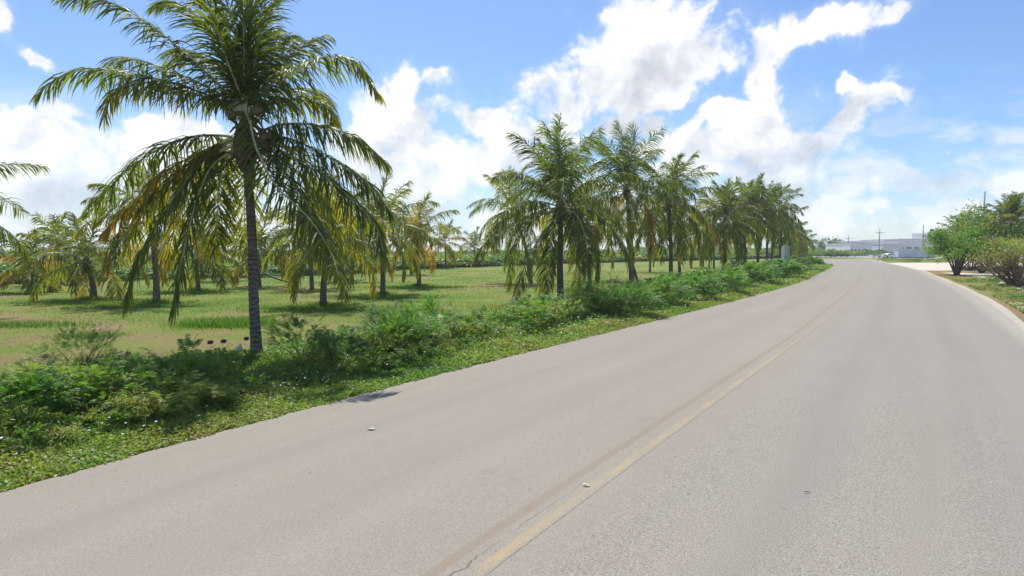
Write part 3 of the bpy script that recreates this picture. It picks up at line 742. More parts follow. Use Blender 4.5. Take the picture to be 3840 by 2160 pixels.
tag(obj('ground_cover', mesh_quads('ground_cover', np.concatenate(Qs), [M['shrub']], np.concatenate(Ts))), 'bright green creeping ground cover hugging the left edge of the road', 'ground cover', kind='stuff')
# 2) flowers: tiny white heads
Qs = []
for (n, y0, y1, sz) in [(260, 3, 16, .015), (330, 16, 40, .024), (120, 40, 90, .045)]:
    p, off, yy = scatter_strip(n, y0, y1, .35, 2.1, 1.)
    keep = np.sin(p[:, 0]*.9)+np.sin(p[:, 1]*.75)+rng.normal(0, .6, n) > 0; p = p[keep]; n = len(p)
    z = rng.uniform(.13, .33, n)
    for k in range(4):
        a = k*math.pi/4+rng.random(n); d = np.c_[np.cos(a), np.sin(a), rng.normal(0, .25, n)]*sz; w = np.c_[-np.sin(a), np.cos(a), rng.normal(0, .25, n)]*sz*.4
        c = np.c_[p, z]
        Qs.append(np.stack([c-d-w, c+d-w, c+d+w, c-d+w], 1))
tag(obj('wildflower', mesh_quads('wildflower', np.concatenate(Qs), [M['flower']])), 'tiny white wildflowers dotted through the roadside ground cover', 'wildflowers', kind='stuff')
# 3) weeds: feathery and leafy plants merged
protoN = [bush_quads(100+i, .42, .42, .62, 12, 40, .024 if i % 2 == 0 else .034, tone=[.36,.60,.46,.70,.50][i], feather=(i % 2 == 0)) for i in range(5)]
protoF = [bush_quads(120+i, .55, .55, .8, 9, 24, .06, tone=.30+.06*i, feather=(i % 2 == 0)) for i in range(4)]
Qs = []; Ts = []
def weeds(n, y0, y1, a, b, prot, s0, s1, cond=None):
    p, off, yy = scatter_strip(n, y0, y1, a, b, 1.)
    for k in range(n):
        pr = prot[rng.integers(len(prot))]; s = rng.uniform(s0, s1)*(.65 if off[k] < 1.9 else 1.)
        if cond is not None: s *= cond(p[k], off[k])
        if s < .15: continue
        Qs.append(place(pr[0], p[k][0], p[k][1], s*rng.uniform(.9, 1.2), rng.uniform(0, 6.28), -.03, s*rng.uniform(.7, 1.15))); Ts.append(np.clip(pr[1]+rng.normal(0, .07), 0, 1))
lowf = lambda p, off: (.55+.55*(.5+.5*math.sin(p[0]*.9+1.3)*math.sin(p[1]*.7+.4)))*(1. if off < 3.2 else .6)*(.35 if -7.4 < p[0] < -4.2 and 10.3 < p[1] < 14.6 and abs(p[0]/p[1]+.418) < .07 else 1.)*(.82 if 5.5 < p[1] < 14.5 and p[0] < -3.6 and off > 2.6 else 1.)
weeds(520, 0, 16, 1.15, 4.9, protoN, .65, 1.45, lowf)
weeds(330, 16, 38, 1.5, 5.6, protoN, .8, 1.5, lowf)
weeds(190, 28, 75, 1.6, 5.8, protoF, .8, 1.4)
weeds(120, 70, 160, 2.0, 7., protoF, 1.1, 1.8)
V = np.concatenate(Qs); print('weed faces', len(V))
tag(obj('roadside_weeds', mesh_quads('roadside_weeds', V, [M['shrub']], np.concatenate(Ts))), 'tangled green weeds and low feathery plants between the road and the palms', 'weeds', kind='stuff')
# long grass blades in the verge + meadow
def blades(n, P2d, h, w, tone):
    a = rng.uniform(0, 6.283, n); lean = rng.normal(0, .45, (n, 2)); hh = h*rng.uniform(.5, 1.3, n)
    wv = np.c_[np.cos(a), np.sin(a), np.zeros(n)]*w*.5
    b = np.c_[P2d, np.zeros(n)-.01]; m_ = b+np.c_[lean*hh[:, None]*.35, hh*.6]; t_ = b+np.c_[lean*hh[:, None], hh]
    return np.concatenate([np.stack([b-wv, b+wv, m_+wv*.8, m_-wv*.8], 1), np.stack([m_-wv*.8, m_+wv*.8, t_+wv*.1, t_-wv*.1], 1)]), np.r_[tone, tone]
Qs = []; Ts = []
for (n, y0, y1, h, w_) in [(9000, 0, 16, .26, .010), (7000, 16, 40, .30, .018)]:      # taller grass between the weeds
    p, off, yy = scatter_strip(n, y0, y1, .5, 5.2, 1.); m = np.sin(p[:, 0]*1.9+1.)*np.sin(p[:, 1]*1.4)+rng.normal(0, .35, len(p)) > .25; p = p[m]
    V, t_ = blades(len(p), p, h, w_, rng.uniform(.3, .9, len(p))); Qs.append(V); Ts.append(t_)
def inside_field(p): # left of weeds
    i = np.clip(np.searchsorted(Ly[:150], p[:, 1]), 1, 149)
    return np.sum((p-Lc[i])*NL[i], -1) > 1.4
for (n, y0, y1, h, w) in [(80000, 7, 20, .032, .010), (60000, 20, 36, .045, .020), (42000, 36, 75, .07, .05)]:
    yy = y0+(y1-y0)*rng.random(n); xx = yy*rng.uniform(-.92, .45, n); p = np.c_[xx, yy]; p = p[inside_field(p)]
    lump = np.sin(p[:, 0]*.8+np.sin(p[:, 1]*.6))*np.sin(p[:, 1]*.9)+rng.normal(0, .5, len(p)); p = p[lump > -.35]
    V, t_ = blades(len(p), p, h, w, np.zeros(len(p))); Qs.append(V); Ts.append(t_)
def patch(cx, cy, rx, ry, n, h, w, tn):
    p = np.c_[cx+rng.normal(0, rx, n), cy+rng.normal(0, ry, n)]; p = p[inside_field(p)]; n = len(p); V, t_ = blades(n, p, h, w, np.full(n, tn)+rng.normal(0, .1, n)); Qs.append(V); Ts.append(np.clip(t_, 0, 1))
g = gp(228, 325); patch(g[0], g[1], .75, .5, 2600, .24, .02, .95)      # bright tuft patch by the near trunk
g = gp(15, 326); patch(g[0], g[1], 1.2, .35, 1500, .16, .02, .6)
g = gp(88, 337); patch(g[0], g[1], .5, .3, 700, .14, .015, .7)
g = gp(110, 372); patch(g[0], g[1], .5, .35, 1300, .35, .012, .8)
g = gp(165, 404); patch(g[0], g[1], .9, .25, 1400, .32, .010, .35)
for (u, v) in [(157, 303), (323, 306), (383, 295), (419, 286.3), (94, 300), (198, 291), (257, 361), (560, 305)]:
    g = gp(u, v); patch(g[0], g[1]-.1, .35, .22, 450, .22, .02, .6); patch(g[0], g[1]-1.2, 1.7, .9, 3800, .09, .022, .55)
tag(obj('grass', mesh_quads('grass', np.concatenate(Qs), [M['grassblade']], np.concatenate(Ts))), 'short patchy meadow grass under the palms', 'grass', kind='stuff')

# 4) individual shrubs that stand out
g3 = 'roadside shrubs in front of the palms'
def shrub(label, u, v, rx, h, seed, tone=.3, feather=True, ls=.024, ncl=16, nleaf=60, group=g3, name='roadside_shrub', stems=7, base=None, h0=.12, mat='darktwig', shell=.55, tvar=.12, cat='shrub'):
    b = gp(u, v) if base is None else base
    root = thing(name, label, cat, (float(b[0]), float(b[1]), 0), group)
    V, t_, cl = bush_quads(seed, rx, rx, h, ncl, nleaf, ls, tone=tone, feather=feather, h0=h0, shell=shell, tvar=tvar)
    mb = MB(); r0 = np.random.default_rng(seed)
    for k in range(min(stems, len(cl))):
        c = cl[k]; p0 = r0.normal(0, .04, 3)*rx; p0[2] = -.05
        mb.tube(catmull([p0, c*np.array([.35, .35, .5])+r0.normal(0, .05, 3)*rx, c], 8), np.linspace(.010, .004, 8)*max(1, h*.9), 5)
    obj('stem', mb.mesh('stem', [M[mat]]), root); obj('foliage', mesh_quads('foliage', V, [M['shrub']], t_), root)
    return root
shrub('thin feathery shrub standing alone at the left meadow edge', 78, 388, .62, 1.15, 201, .48, ncl=24, nleaf=44, stems=9, shell=.4, ls=.022)
shrub('leafy shrub right of the tallest trunk with drooping sprigs', 302, 368, .62, .95, 204, .22, nleaf=84)
shrub('shaded shrub between the tallest trunk and the frond shadow on the road', 340, 376, .6, .75, 205, .14, nleaf=84)
shrub('big shrub with spiky top right of the tallest palm', 400, 362, .75, 1.25, 206, .24, ncl=22, nleaf=96)
shrub('bushy shrub next to the spiky one, nearer the second palm', 432, 352, .7, 1.2, 207, .30, ncl=20, nleaf=96)
shrub('dark rounded shrub at the left edge of the view', 22, 440, .45, .8, 208, .20, nleaf=90, ncl=16)
shrub('yellow green weed bush in front of the tallest trunk', 168, 414, .7, .42, 209, .70, nleaf=90, ncl=26)
shrub('bright green leafy bush at the far left of the verge', 40, 412, .7, .75, 221, .56, nleaf=90, ncl=24)
shrub('reddish twiggy shrub in the verge left of the second palm', 470, 337, .5, .65, 210, .8, nleaf=36, ncl=10)
shrub('low green shrub at the foot of the second roadside palm', 535, 318, .8, .7, 211, .22, nleaf=90, ls=.035)
shrub('broad green shrub right of the second roadside palm', 596, 316, 1.2, 1.15, 212, .34, ncl=24, nleaf=96, ls=.035)
shrub('dense dark green shrub near the road edge past the second palm', 628, 316, 1.0, 1.1, 213, .26, ncl=22, nleaf=96, ls=.035)
shrub('wide green shrub in front of the slender leaning palm', 652, 306, 1.3, 1.15, 214, .34, ncl=24, nleaf=96, ls=.045)
shrub('pale dry shrub between the second and third roadside palms', 611, 308, .9, 1.4, 215, .84, ncl=14, nleaf=48, ls=.03)
shrub('green shrub in front of the fourth roadside palm', 690, 300, 1.4, 1.2, 216, .32, ncl=22, nleaf=84, ls=.055)
shrub('green shrub between the fourth and fifth roadside palms', 716, 294, 1.5, 1.3, 217, .36, ncl=22, nleaf=84, ls=.06)
shrub('shrub at the verge right of the fifth roadside palm', 748, 285, 1.7, 1.5, 218, .34, ncl=22, nleaf=84, ls=.08)
shrub('shrub at the foot of the blue and white posts', 778, 278.5, 1.8, 1.5, 219, .3, ncl=22, nleaf=84, ls=.1)

# scrub line at the far side of the meadow, mass
Qs = []; Ts = []
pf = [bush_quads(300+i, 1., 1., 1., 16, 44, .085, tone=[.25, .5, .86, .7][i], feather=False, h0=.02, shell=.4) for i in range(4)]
line = catmull([gp(-120, 286), gp(0, 283.5), gp(180, 279), gp(300, 275), gp(400, 270), gp(470, 266.8), gp(560, 263.5), gp(700, 260), gp(790, 258)], 200)
for k in range(640):
    i = rng.integers(200); q = line[i]; dd = rng.random()**1.3*22
    dirn = unit(q); s = rng.uniform(1.1, 2.6)*(1+np.linalg.norm(q)*.006)
    pr = pf[rng.choice(4, p=[.3, .3, .28, .12])]
    if dd < 3.2: pr = (pf[0][0], pf[0][1]*.25)  # front row darkened: shadow along the scrub foot is put into the leaf tone
    pos = q+dirn*dd+rng.normal(0, .7 if dd < 3.2 else 1.2, 2)
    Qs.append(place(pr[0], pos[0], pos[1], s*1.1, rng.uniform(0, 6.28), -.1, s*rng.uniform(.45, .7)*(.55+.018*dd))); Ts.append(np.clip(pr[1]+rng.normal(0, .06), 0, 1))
tag(obj('scrub', mesh_quads('scrub', np.concatenate(Qs), [M['shrub']], np.concatenate(Ts))), 'low dark scrub closing off the far side of the palm meadow', 'scrub', kind='stuff')
# far woods on the horizon
Qs = []; Ts = []
for k in range(300):
    a = rng.uniform(-44, 27); Y = rng.uniform(200, 330); x = Y*math.tan(R(a))
    if a > 10: Y = rng.uniform(330, 420); x = Y*math.tan(R(a))
    s = rng.uniform(1.2, 2.6)*(2.0 if a > 10 else 1); pr = pf[rng.choice(2)]
    Qs.append(place(pr[0], x, Y, s*1.6, rng.uniform(0, 6.28), -.5, s*rng.uniform(.8, 1.25))); Ts.append(np.clip(pr[1]-.1, 0, 1))
tag(obj('far_wood', mesh_quads('far_wood', np.concatenate(Qs), [M['shrub']], np.concatenate(Ts))), 'dark line of distant woods on the horizon', 'wood', kind='stuff')
# green bank beyond the bend
Qs = []; Ts = []
for k in range(150):
    x = rng.uniform(-20, 112); y = 190+rng.uniform(0, 14)-(x-60)*.03; s = rng.uniform(1.6, 2.9)
    pr = pf[rng.choice(4, p=[.35, .35, .15, .15])]
    Qs.append(place(pr[0], x, y, s*1.5, rng.uniform(0, 6.28), -.1, s)); Ts.append(np.clip(pr[1]+rng.normal(0, .06), 0, 1))
for k in range(70):     # rough strip with rubble between bend and driveway
    t = rng.random(); q = np.array([78, 121])*(1-t)+np.array([150, 124])*t+rng.normal(0, .3, 2); q[1] += rng.uniform(0, 30); q[0] += (q[1]-120)*.35
    s = rng.uniform(.4, .9); pr = pf[rng.choice(4, p=[.3, .3, .3, .1])]
    Qs.append(place(pr[0], q[0], q[1], s*1.8, rng.uniform(0, 6.28), -.05, s*.8)); Ts.append(np.clip(pr[1]+rng.normal(0, .06), 0, 1))
tag(obj('green_bank', mesh_quads('green_bank', np.concatenate(Qs), [M['shrub']], np.concatenate(Ts))), 'rough green and brown growth beyond the bend of the road', 'undergrowth', kind='stuff')
o = shrub('dark green round bush at the bend beside the white vehicle', 0, 0, 3.0, 2.7, 230, .1, feather=False, ls=.2, ncl=22, nleaf=60, base=np.array([110., 186.]), group='bushes beyond the bend')
# far pointed trees
for i, (u, w_, top) in enumerate([(815, 3.2, 238.6), (831, 3.0, 238.2), (838, 2.6, 241)]):
    Y = 300.; h = float(zat(top, Y)); x = float(at(u, 250, Y)[0])
    shrub(['leftmost pointed dark tree on the far horizon', 'pointed dark tree in the middle of the far horizon clump', 'low dark tree right of the horizon clump'][i], 0, 0, w_*1.5, h, 240+i, .05, feather=False, ls=.45, ncl=16, nleaf=50, base=np.array([x, Y]), group='dark trees on the horizon', name='horizon_tree', cat='tree')

# ------------------------------------------------------------------ right side plants
def tree(name, label, u, Y, crown_w, top_v, seed, tone, ls, ncl, nleaf, h0, stems=10, trunk_r=.09, group=None, tvar=.14, mat='darktwig', feather=False, lean=(0, 0), base=None):
    b = at(u, 250, Y); h = float(zat(top_v, Y))
    root = thing(name, label, 'tree', (float(b[0]), Y, 0), group)
    V, t_, cl = bush_quads(seed, crown_w/2, crown_w/2, h*.93, int(ncl*1.25), int(nleaf*1.5), ls, tone=tone, feather=feather, h0=h0, shell=.45, tvar=tvar)
    V = V+np.array([lean[0], lean[1], 0]); mb = MB(); r0 = np.random.default_rng(seed)
    for k in range(min(stems, len(cl))):
        c = cl[k]+np.array([lean[0], lean[1], 0]); p0 = r0.normal(0, .12, 3); p0[2] = -.05
        md = c*np.array([.4, .4, .45])+r0.normal(0, .12, 3)
        mb.tube(catmull([p0, md, c], 10), np.linspace(trunk_r, .02, 10), 6)
        for j in range(3):
            e = c+r0.normal(0, .5, 3)*crown_w*.22; mb.tube([md+(c-md)*.5, (c+e)/2+r0.normal(0, .1, 3), e], [.03, .02, .008], 4)
    obj('trunk', mb.mesh('trunk', [M[mat]]), root); obj('crown', mesh_quads('crown', V, [M['shrub']], t_), root)
    return root
g4 = 'trees and bushes on the right verge'
tree('bush_tree', 'round bright green bush tree standing on the sand beside the road', 957, 61, 5.6, 229, 401, .40, .11, 46, 120, .95, 16, .10, g4, .12)
tree('sea_grape_tree', 'brownish leafy tree behind the right utility pole', 990, 76, 7.5, 208.5, 402, .50, .17, 40, 90, 1.2, 12, .14, g4, .2)
tree('sea_grape_tree', 'leafy tree cut by the right edge of the view', 1034, 72, 8, 215, 403, .45, .17, 40, 90, 1.2, 12, .14, g4, .2)
tree('bush_tree', 'yellow green bush between the round bush and the bare branched tree', 983, 66, 5., 238, 404, .68, .11, 34, 90, .6, 12, .08, g4, .14)
tree('bush_tree', 'yellowish bush above the bare branches at the right edge', 1022, 58, 5.5, 237, 405, .70, .10, 34, 90, 1.6, 12, .08, g4, .14)
tree('bush_tree', 'low dark bush behind the round green bush', 972, 74, 6, 235, 406, .45, .13, 30, 90, .3, 10, .08, g4, .14)
tree('bush_tree', 'large dim tree at the back right beyond the bushes', 1012, 92, 9, 222, 407, .40, .2, 34, 80, .6, 10, .14, g4, .14)
# bare branched tree fanning up from its base at the right edge
b = gp(1018, 287); root = thing('bare_tree', 'dry tree with pale bare branches fanning up at the right edge', 'tree', (float(b[0]), float(b[1]), 0), g4)
mb = MB(); r0 = np.random.default_rng(9); tips = []
for k in range(34):
    a = r0.uniform(R(95), R(250)) if k % 3 else r0.uniform(0, 6.28); el = r0.uniform(R(28), R(80)); L = r0.uniform(2., 3.6)
    d = np.array([math.cos(a)*math.cos(el), math.sin(a)*math.cos(el)*.7, math.sin(el)]); p0 = r0.normal(0, .18, 3); p0[2] = -.05
    md = p0+d*L*.5+r0.normal(0, .12, 3); e = p0+d*L+np.array([d[0], d[1], -.25])*.35
    mb.tube(catmull([p0, md, e], 8), np.linspace(.075, .018, 8), 5)
    for j in range(11):
        s0 = md+(e-md)*r0.random(); e2 = s0+unit(d+r0.normal(0, .9, 3))*r0.uniform(.4, 1.3); tips.append(e2)
        mb.tube([s0, (s0+e2)/2+r0.normal(0, .07, 3), e2], [.018, .012, .005], 3)
obj('trunk', mb.mesh('trunk', [M['twig']]), root)
tp = np.array(tips); tp = tp[tp[:, 2] > 1.5]; n = 3000; p = tp[r0.integers(len(tp), size=n)]+r0.normal(0, .22, (n, 3))
V, li = leaf_strips(p, r0.normal(0, 1, (n, 3)), np.full(n, .11), np.full(n, .07), r0.normal(0, 1, (n, 3)), np.full(n, .4), 1, prof=[.8, .5])
hgt = p[:, 2]; obj('crown', mesh_quads('crown', V, [M['shrub']], np.clip(.88-.30*np.clip((hgt-1.8)/1.3, 0, 1)+r0.normal(0, .08, n), 0, 1)), root)
# low shrubs on right verge
Qs = []; Ts = []
for k in range(150):
    i = rng.integers(30, iend-6); i = int(np.argmin(np.abs(Rc[:, 1]-rng.uniform(14, 54)))); q = Rc[i]-NR[i]*(1.4+rng.random()**1.4*13)
    s = rng.uniform(.2, .62); pr = pf[rng.choice(4, p=[.15, .4, .3, .15])]
    Qs.append(place(pr[0], q[0], q[1], s*1.2, rng.uniform(0, 6.28), -.03, s*.55)); Ts.append(np.clip(pr[1]+rng.normal(0, .08), 0, 1))
nn = 26000; yy = rng.uniform(14, 56, nn); ii = np.array([int(k) for k in np.clip(np.searchsorted(Rc[:300, 1], yy), 1, 299)])
off = .6+rng.random(nn)**1.3*16; p = Rc[ii]-NR[ii]*off[:, None]
msk = (np.sin(p[:, 0]*.9)+np.sin(p[:, 1]*.8+1)+rng.normal(0, .6, nn)) > .1
V, t_ = blades(int(msk.sum()), p[msk], .16, .035, np.clip(.66+.22*np.sin(p[msk][:, 0]*.5+1.)*np.sin(p[msk][:, 1]*.35)+rng.normal(0, .08, int(msk.sum())), 0, 1)); Qs.append(V); Ts.append(t_)
tag(obj('dry_weeds', mesh_quads('dry_weeds', np.concatenate(Qs), [M['shrub']], np.concatenate(Ts))), 'patchy dry grass and weeds on the right verge', 'weeds', kind='stuff')
# rubble
M['stone'] = plain('limestone', (.42, .38, .31), .9, .3, 4., .6)
def rock_mesh(seed, m=None):
    r0 = np.random.default_rng(seed); mb = MB(); th = np.linspace(0, math.pi, 6)
    P, _ = tube_pts(np.stack([0*th, 0*th, -np.cos(th)*.5], 1), np.maximum(.02, np.sin(th)*.6), 8); P = P+r0.normal(0, .07, P.shape)
    return mesh_grid('rock', P, [m or M['stone']], closed=True, caps=True, smooth=False)
def rubble(name, label, pts, smin, smax, flat):
    mb = MB(); 
    for (x, y) in pts:
        r0 = rng; s = r0.uniform(smin, smax); me = rock_mesh(int(r0.integers(9999))); vs = np.array([v.co[:] for v in me.vertices])
        vs = vs*np.array([s*r0.uniform(.7, 1.7), s*r0.uniform(.6, 1.1), s*flat*r0.uniform(.6, 1.3)])
        a = r0.uniform(0, 6.28); c, n = math.cos(a), math.sin(a); vs = np.c_[vs[:, 0]*c-vs[:, 1]*n+x, vs[:, 0]*n+vs[:, 1]*c+y, vs[:, 2]+s*flat*.25]
        mb.add(vs, [tuple(q.vertices) for q in me.polygons]); bpy.data.meshes.remove(me)
    tag(obj(name, mb.mesh(name, [M['stone']])), label, 'rubble', kind='stuff')
pts = [gp(rng.uniform(994, 1040), rng.uniform(283.5, 292)) for k in range(95)]; rubble('stone_rubble', 'flat broken stone slabs lying under the bare branched tree', pts, .12, .5, .35)
pts = []
while len(pts) < 90:
    q = gp(rng.uniform(1004, 1075), rng.uniform(300, 328)); j = int(np.argmin(np.linalg.norm(Rc-q, axis=1)))
    if -(q-Rc[j])@NR[j] > .75: pts.append(q)
rubble('stone_rubble', 'white stone chips on the right verge near the road', pts, .08, .28, .5)
pts = [(rng.uniform(82, 160), rng.uniform(124, 150)) for k in range(110)]; rubble('stone_rubble', 'scattered rubble in the rough strip beyond the sand driveway', pts, .2, .7, .5)
# ------------------------------------------------------------------ poles, posts, buildings
M['concrete'] = plain('pole_concrete', (.36, .34, .31), .85, .15, 3.)
M['dark'] = plain('dark_metal', (.06, .06, .065), .6, .2, 5.)
M['white'] = plain('white_paint', (.72, .73, .73), .6, .06, 2.)
M['grey'] = plain('grey_render', (.62, .61, .60), .8, .08, .6)
M['lgrey'] = plain('light_grey_render', (.72, .71, .69), .8, .06, .6)
M['tan'] = plain('tan_render', (.60, .52, .46), .8, .08, .6)
M['bluew'] = plain('pale_blue_panel', (.58, .66, .68), .55, .14, .5)
M['glass'] = plain('dark_window', (.05, .065, .085), .15, .2, 1.)
M['cer'] = plain('insulator', (.55, .52, .48), .3, .1, 5.)
g5 = 'utility poles along the road'
def upole(label, u, Y, top_v, arm=None, armv=None, tf=False, r=.16):
    b = at(u, 250, Y); h = float(zat(top_v, Y))
    root = thing('utility_pole', label, 'utility pole', (float(b[0]), Y, 0), g5)
    mb = MB(); mb.tube([(0, 0, -.05), (0, 0, h*.5), (0, 0, h)], [r, r*.82, r*.62], 10); obj('pole', mb.mesh('pole', [M['concrete']]), root)
    if arm:
        za = float(zat(armv, Y)); mb = MB(); mb.box(((arm[0]+arm[1])/2, -r, za), (arm[1]-arm[0], .10, .12)); obj('crossarm', mb.mesh('crossarm', [M['dark']]), root)
        for x in np.linspace(arm[0]+.12, arm[1]-.12, 3):
            mb = MB(); mb.tube([(x, -r, za+.06), (x, -r, za+.16), (x, -r, za+.24), (x, -r, za+.32)], [.03, .07, .05, .06], 8); obj('insulator', mb.mesh('insulator', [M['cer']]), root)
        mb = MB(); mb.tube([(arm[0]*.5, -r, za), (0, -r*.8, za-.6)], .025, 5); obj('brace', mb.mesh('brace', [M['dark']]), root)
    if tf:
        mb = MB(); mb.tube([(.45, -.1, h*.62), (.45, -.1, h*.62+.1), (.45, -.1, h*.62+.85), (.45, -.1, h*.62+.9)], [.24, .28, .28, .2], 12); obj('transformer', mb.mesh('transformer', [M['concrete']]), root)
        mb = MB(); mb.box((.2, -.1, h*.62+.5), (.3, .08, .08)); obj('bracket', mb.mesh('bracket', [M['dark']]), root)
    return root
upole('tall utility pole with a left pointing crossarm rising behind the right bushes', 982, 80, 191.5, (-1.35, .25), 207.5, r=.15)
upole('utility pole with a transformer at the far end of the palm row', 800.5, 112, 221, tf=True, r=.16)
upole('utility pole with a crossarm in front of the grey warehouse', 879, 192, 229, (-1.4, 1.4), 232.8, r=.19)
upole('small distant utility pole beside the horizon trees', 848, 285, 235.5, (-1.8, 1.8), 238.5, r=.24)
upole('utility pole with a hanging transformer behind the pale blue trailer', 922.5, 198, 225, tf=True, r=.22)
upole('thin distant pole in front of the tan end wall', 906.5, 205, 240, r=.12)
# twin posts of a sign left
b = gp(785, 272.5); root = thing('marker_post', 'pair of blue and white posts joined low down, standing at the verge', 'marker post', (float(b[0]), float(b[1]), 0))
M['pblue'] = plain('pale_blue_paint', (.30, .44, .52), .6, .1, 3.)
hp = float(zat(246, b[1]))
for s, m in ((-.27, 'white'), (.27, 'pblue')):
    mb = MB(); mb.box((s, 0, hp/2), (.30, .12, hp)); mb.box((s, -.063, hp-.2), (.22, .012, .3)); obj('post', mb.mesh('post', [M[m]]), root)
mb = MB(); mb.box((0, 0, .4), (1.1, .5, .8), taper=.85); obj('plinth', mb.mesh('plinth', [M['pblue']]), root)
b = gp(1004.5, 279.5); root = tag(obj('white_post', None or (lambda mb: (mb.tube([(0, 0, 0), (0, 0, 1.3), (0, 0, 2.45), (0, 0, 2.5)], [.11, .1, .1, .06], 10), mb.mesh('white_post', [M['white']]))[1])(MB()), loc=(float(b[0]), float(b[1]), 0)), 'short white post among the branches of the dry tree', 'post')
# orange earth mound
M['orange'] = sand_mat('orange_earth', (.52, .27, .10))
mb = MB(); r0 = np.random.default_rng(4); c = at(992, 270, 75.)
for k in range(7):
    x = -3.3+k*1.1; me = rock_mesh(k+50); vs = np.array([v.co[:] for v in me.vertices])*np.array([1.8, 1.2, .75])+np.array([x, r0.normal(0, .2), .12]); mb.add(vs, [tuple(q.vertices) for q in me.polygons], 0, True); bpy.data.meshes.remove(me)
tag(obj('earth_mound', mb.mesh('earth_mound', [M['orange']]), loc=(float(c[0]), 75., 0)), 'low mound of orange earth on the sand behind the dry tree', 'mound')

g6 = 'pale buildings of the far compound'
def building(label, u0, u1, Y, top_v, depth, mat, roofm=None, wins=0, rows=1, doors=0, parapet=.35, name='warehouse', wv=None, roof_over=.0):
    x0 = float(at(u0, 250, Y)[0]); x1 = float(at(u1, 250, Y)[0]); h = float(zat(top_v, Y)); W = x1-x0
    root = thing(name, label, 'building', ((x0+x1)/2, Y+depth/2, 0), g6)
    mb = MB(); mb.box((0, 0, (h-parapet)/2-.1), (W, depth, h-parapet+.2)); obj('wall', mb.mesh('wall', [M[mat]]), root)
    mb = MB(); mb.box((0, 0, h-parapet/2+.003), (W+roof_over+.3, depth+.3, parapet)); obj('roof', mb.mesh('roof', [M[roofm or mat]]), root)
    for r_ in range(rows):
        for k in range(wins):
            x = -W/2+(k+.5)*W/wins; z = h*(.42 if rows == 1 else .28+.42*r_); ww = min(2.4, W/wins*.6)
            mb = MB(); mb.box((x, -depth/2-.02, z), (ww+.2, .10, 1.4)); f = obj('window', mb.mesh('window', [M['white']]), root)
            mb = MB(); mb.box((x, -depth/2-.075, z), (ww, .03, 1.2)); obj('pane', mb.mesh('pane', [M['glass']]), f)
    for k in range(doors):
        x = -W/2+(k+.5)*W/doors+1; mb = MB(); mb.box((x, -depth/2-.03, 1.5), (3.2, .12, 3.)); obj('door', mb.mesh('door', [M['dark']]), root)
    return root
building('narrow bright white building end beside the distant pole', 845.5, 851, 262, 243.6, 14, 'white', wins=1)
building('low pale warehouse left of the crossarm pole', 850, 872, 255, 243.5, 20, 'lgrey', 'grey', wins=6)
building('tall grey warehouse directly behind the crossarm pole', 862, 883, 275, 240.5, 30, 'grey', 'lgrey', wins=0)
building('long grey hall right of the crossarm pole', 883, 903, 262, 243.0, 26, 'grey', 'white', wins=4)
building('large tan and grey hall behind the thin distant pole', 898, 935, 280, 238.8, 30, 'lgrey', 'grey', wins=5, rows=1)
building('dark fronted low building with a pale left pillar', 882, 898.5, 215, 248.8, 8, 'grey', 'white', wins=4)
building('white tower block just left of the round green bush', 928, 934.5, 290, 233, 12, 'white', wins=1, rows=3)
building('tan block with dark openings behind the round green bush', 934, 948, 300, 232.5, 14, 'tan', 'grey', wins=4, rows=3)
# long pale blue trailer-like container wall
x0 = float(at(898.5, 250, 186)[0]); x1 = float(at(935, 250, 186)[0]); h = float(zat(249.2, 186))
root = thing('container', 'long pale blue and white container standing in front of the far halls', 'container', ((x0+x1)/2, 187.2, 0))
mb = MB(); W = x1-x0; mb.box((0, 0, h/2+.15), (W, 2.4, h-.3))
for k in range(46): mb.box((-W/2+(k+.5)*W/46, -1.22, h/2+.15), (W/92, .05, h-.5))
obj('body', mb.mesh('body', [M['bluew']]), root)
mb = MB(); mb.box((0, 0, h+.05), (W+.2, 2.6, .12)); obj('roof', mb.mesh('roof', [M['white']]), root)
mb = MB(); mb.box((0, 0, .1), (W-.4, 2.2, .3)); obj('chassis', mb.mesh('chassis', [M['dark']]), root)
# fence of railings left of the container
x0 = float(at(884, 250, 196)[0]); x1 = float(at(898, 250, 196)[0])
root = thing('fence', 'low railing fence left of the pale blue container', 'fence', ((x0+x1)/2, 196, 0)); W = x1-x0
mb = MB(); mb.box((0, 0, 1.75), (W, .06, .08)); mb.box((0, 0, .3), (W, .06, .08)); obj('rail', mb.mesh('rail', [M['concrete']]), root)
mb = MB()
for k in range(20): mb.box((-W/2+k*W/19, 0, .9), (.09, .09, 1.8))
obj('bars', mb.mesh('bars', [M['concrete']]), root)
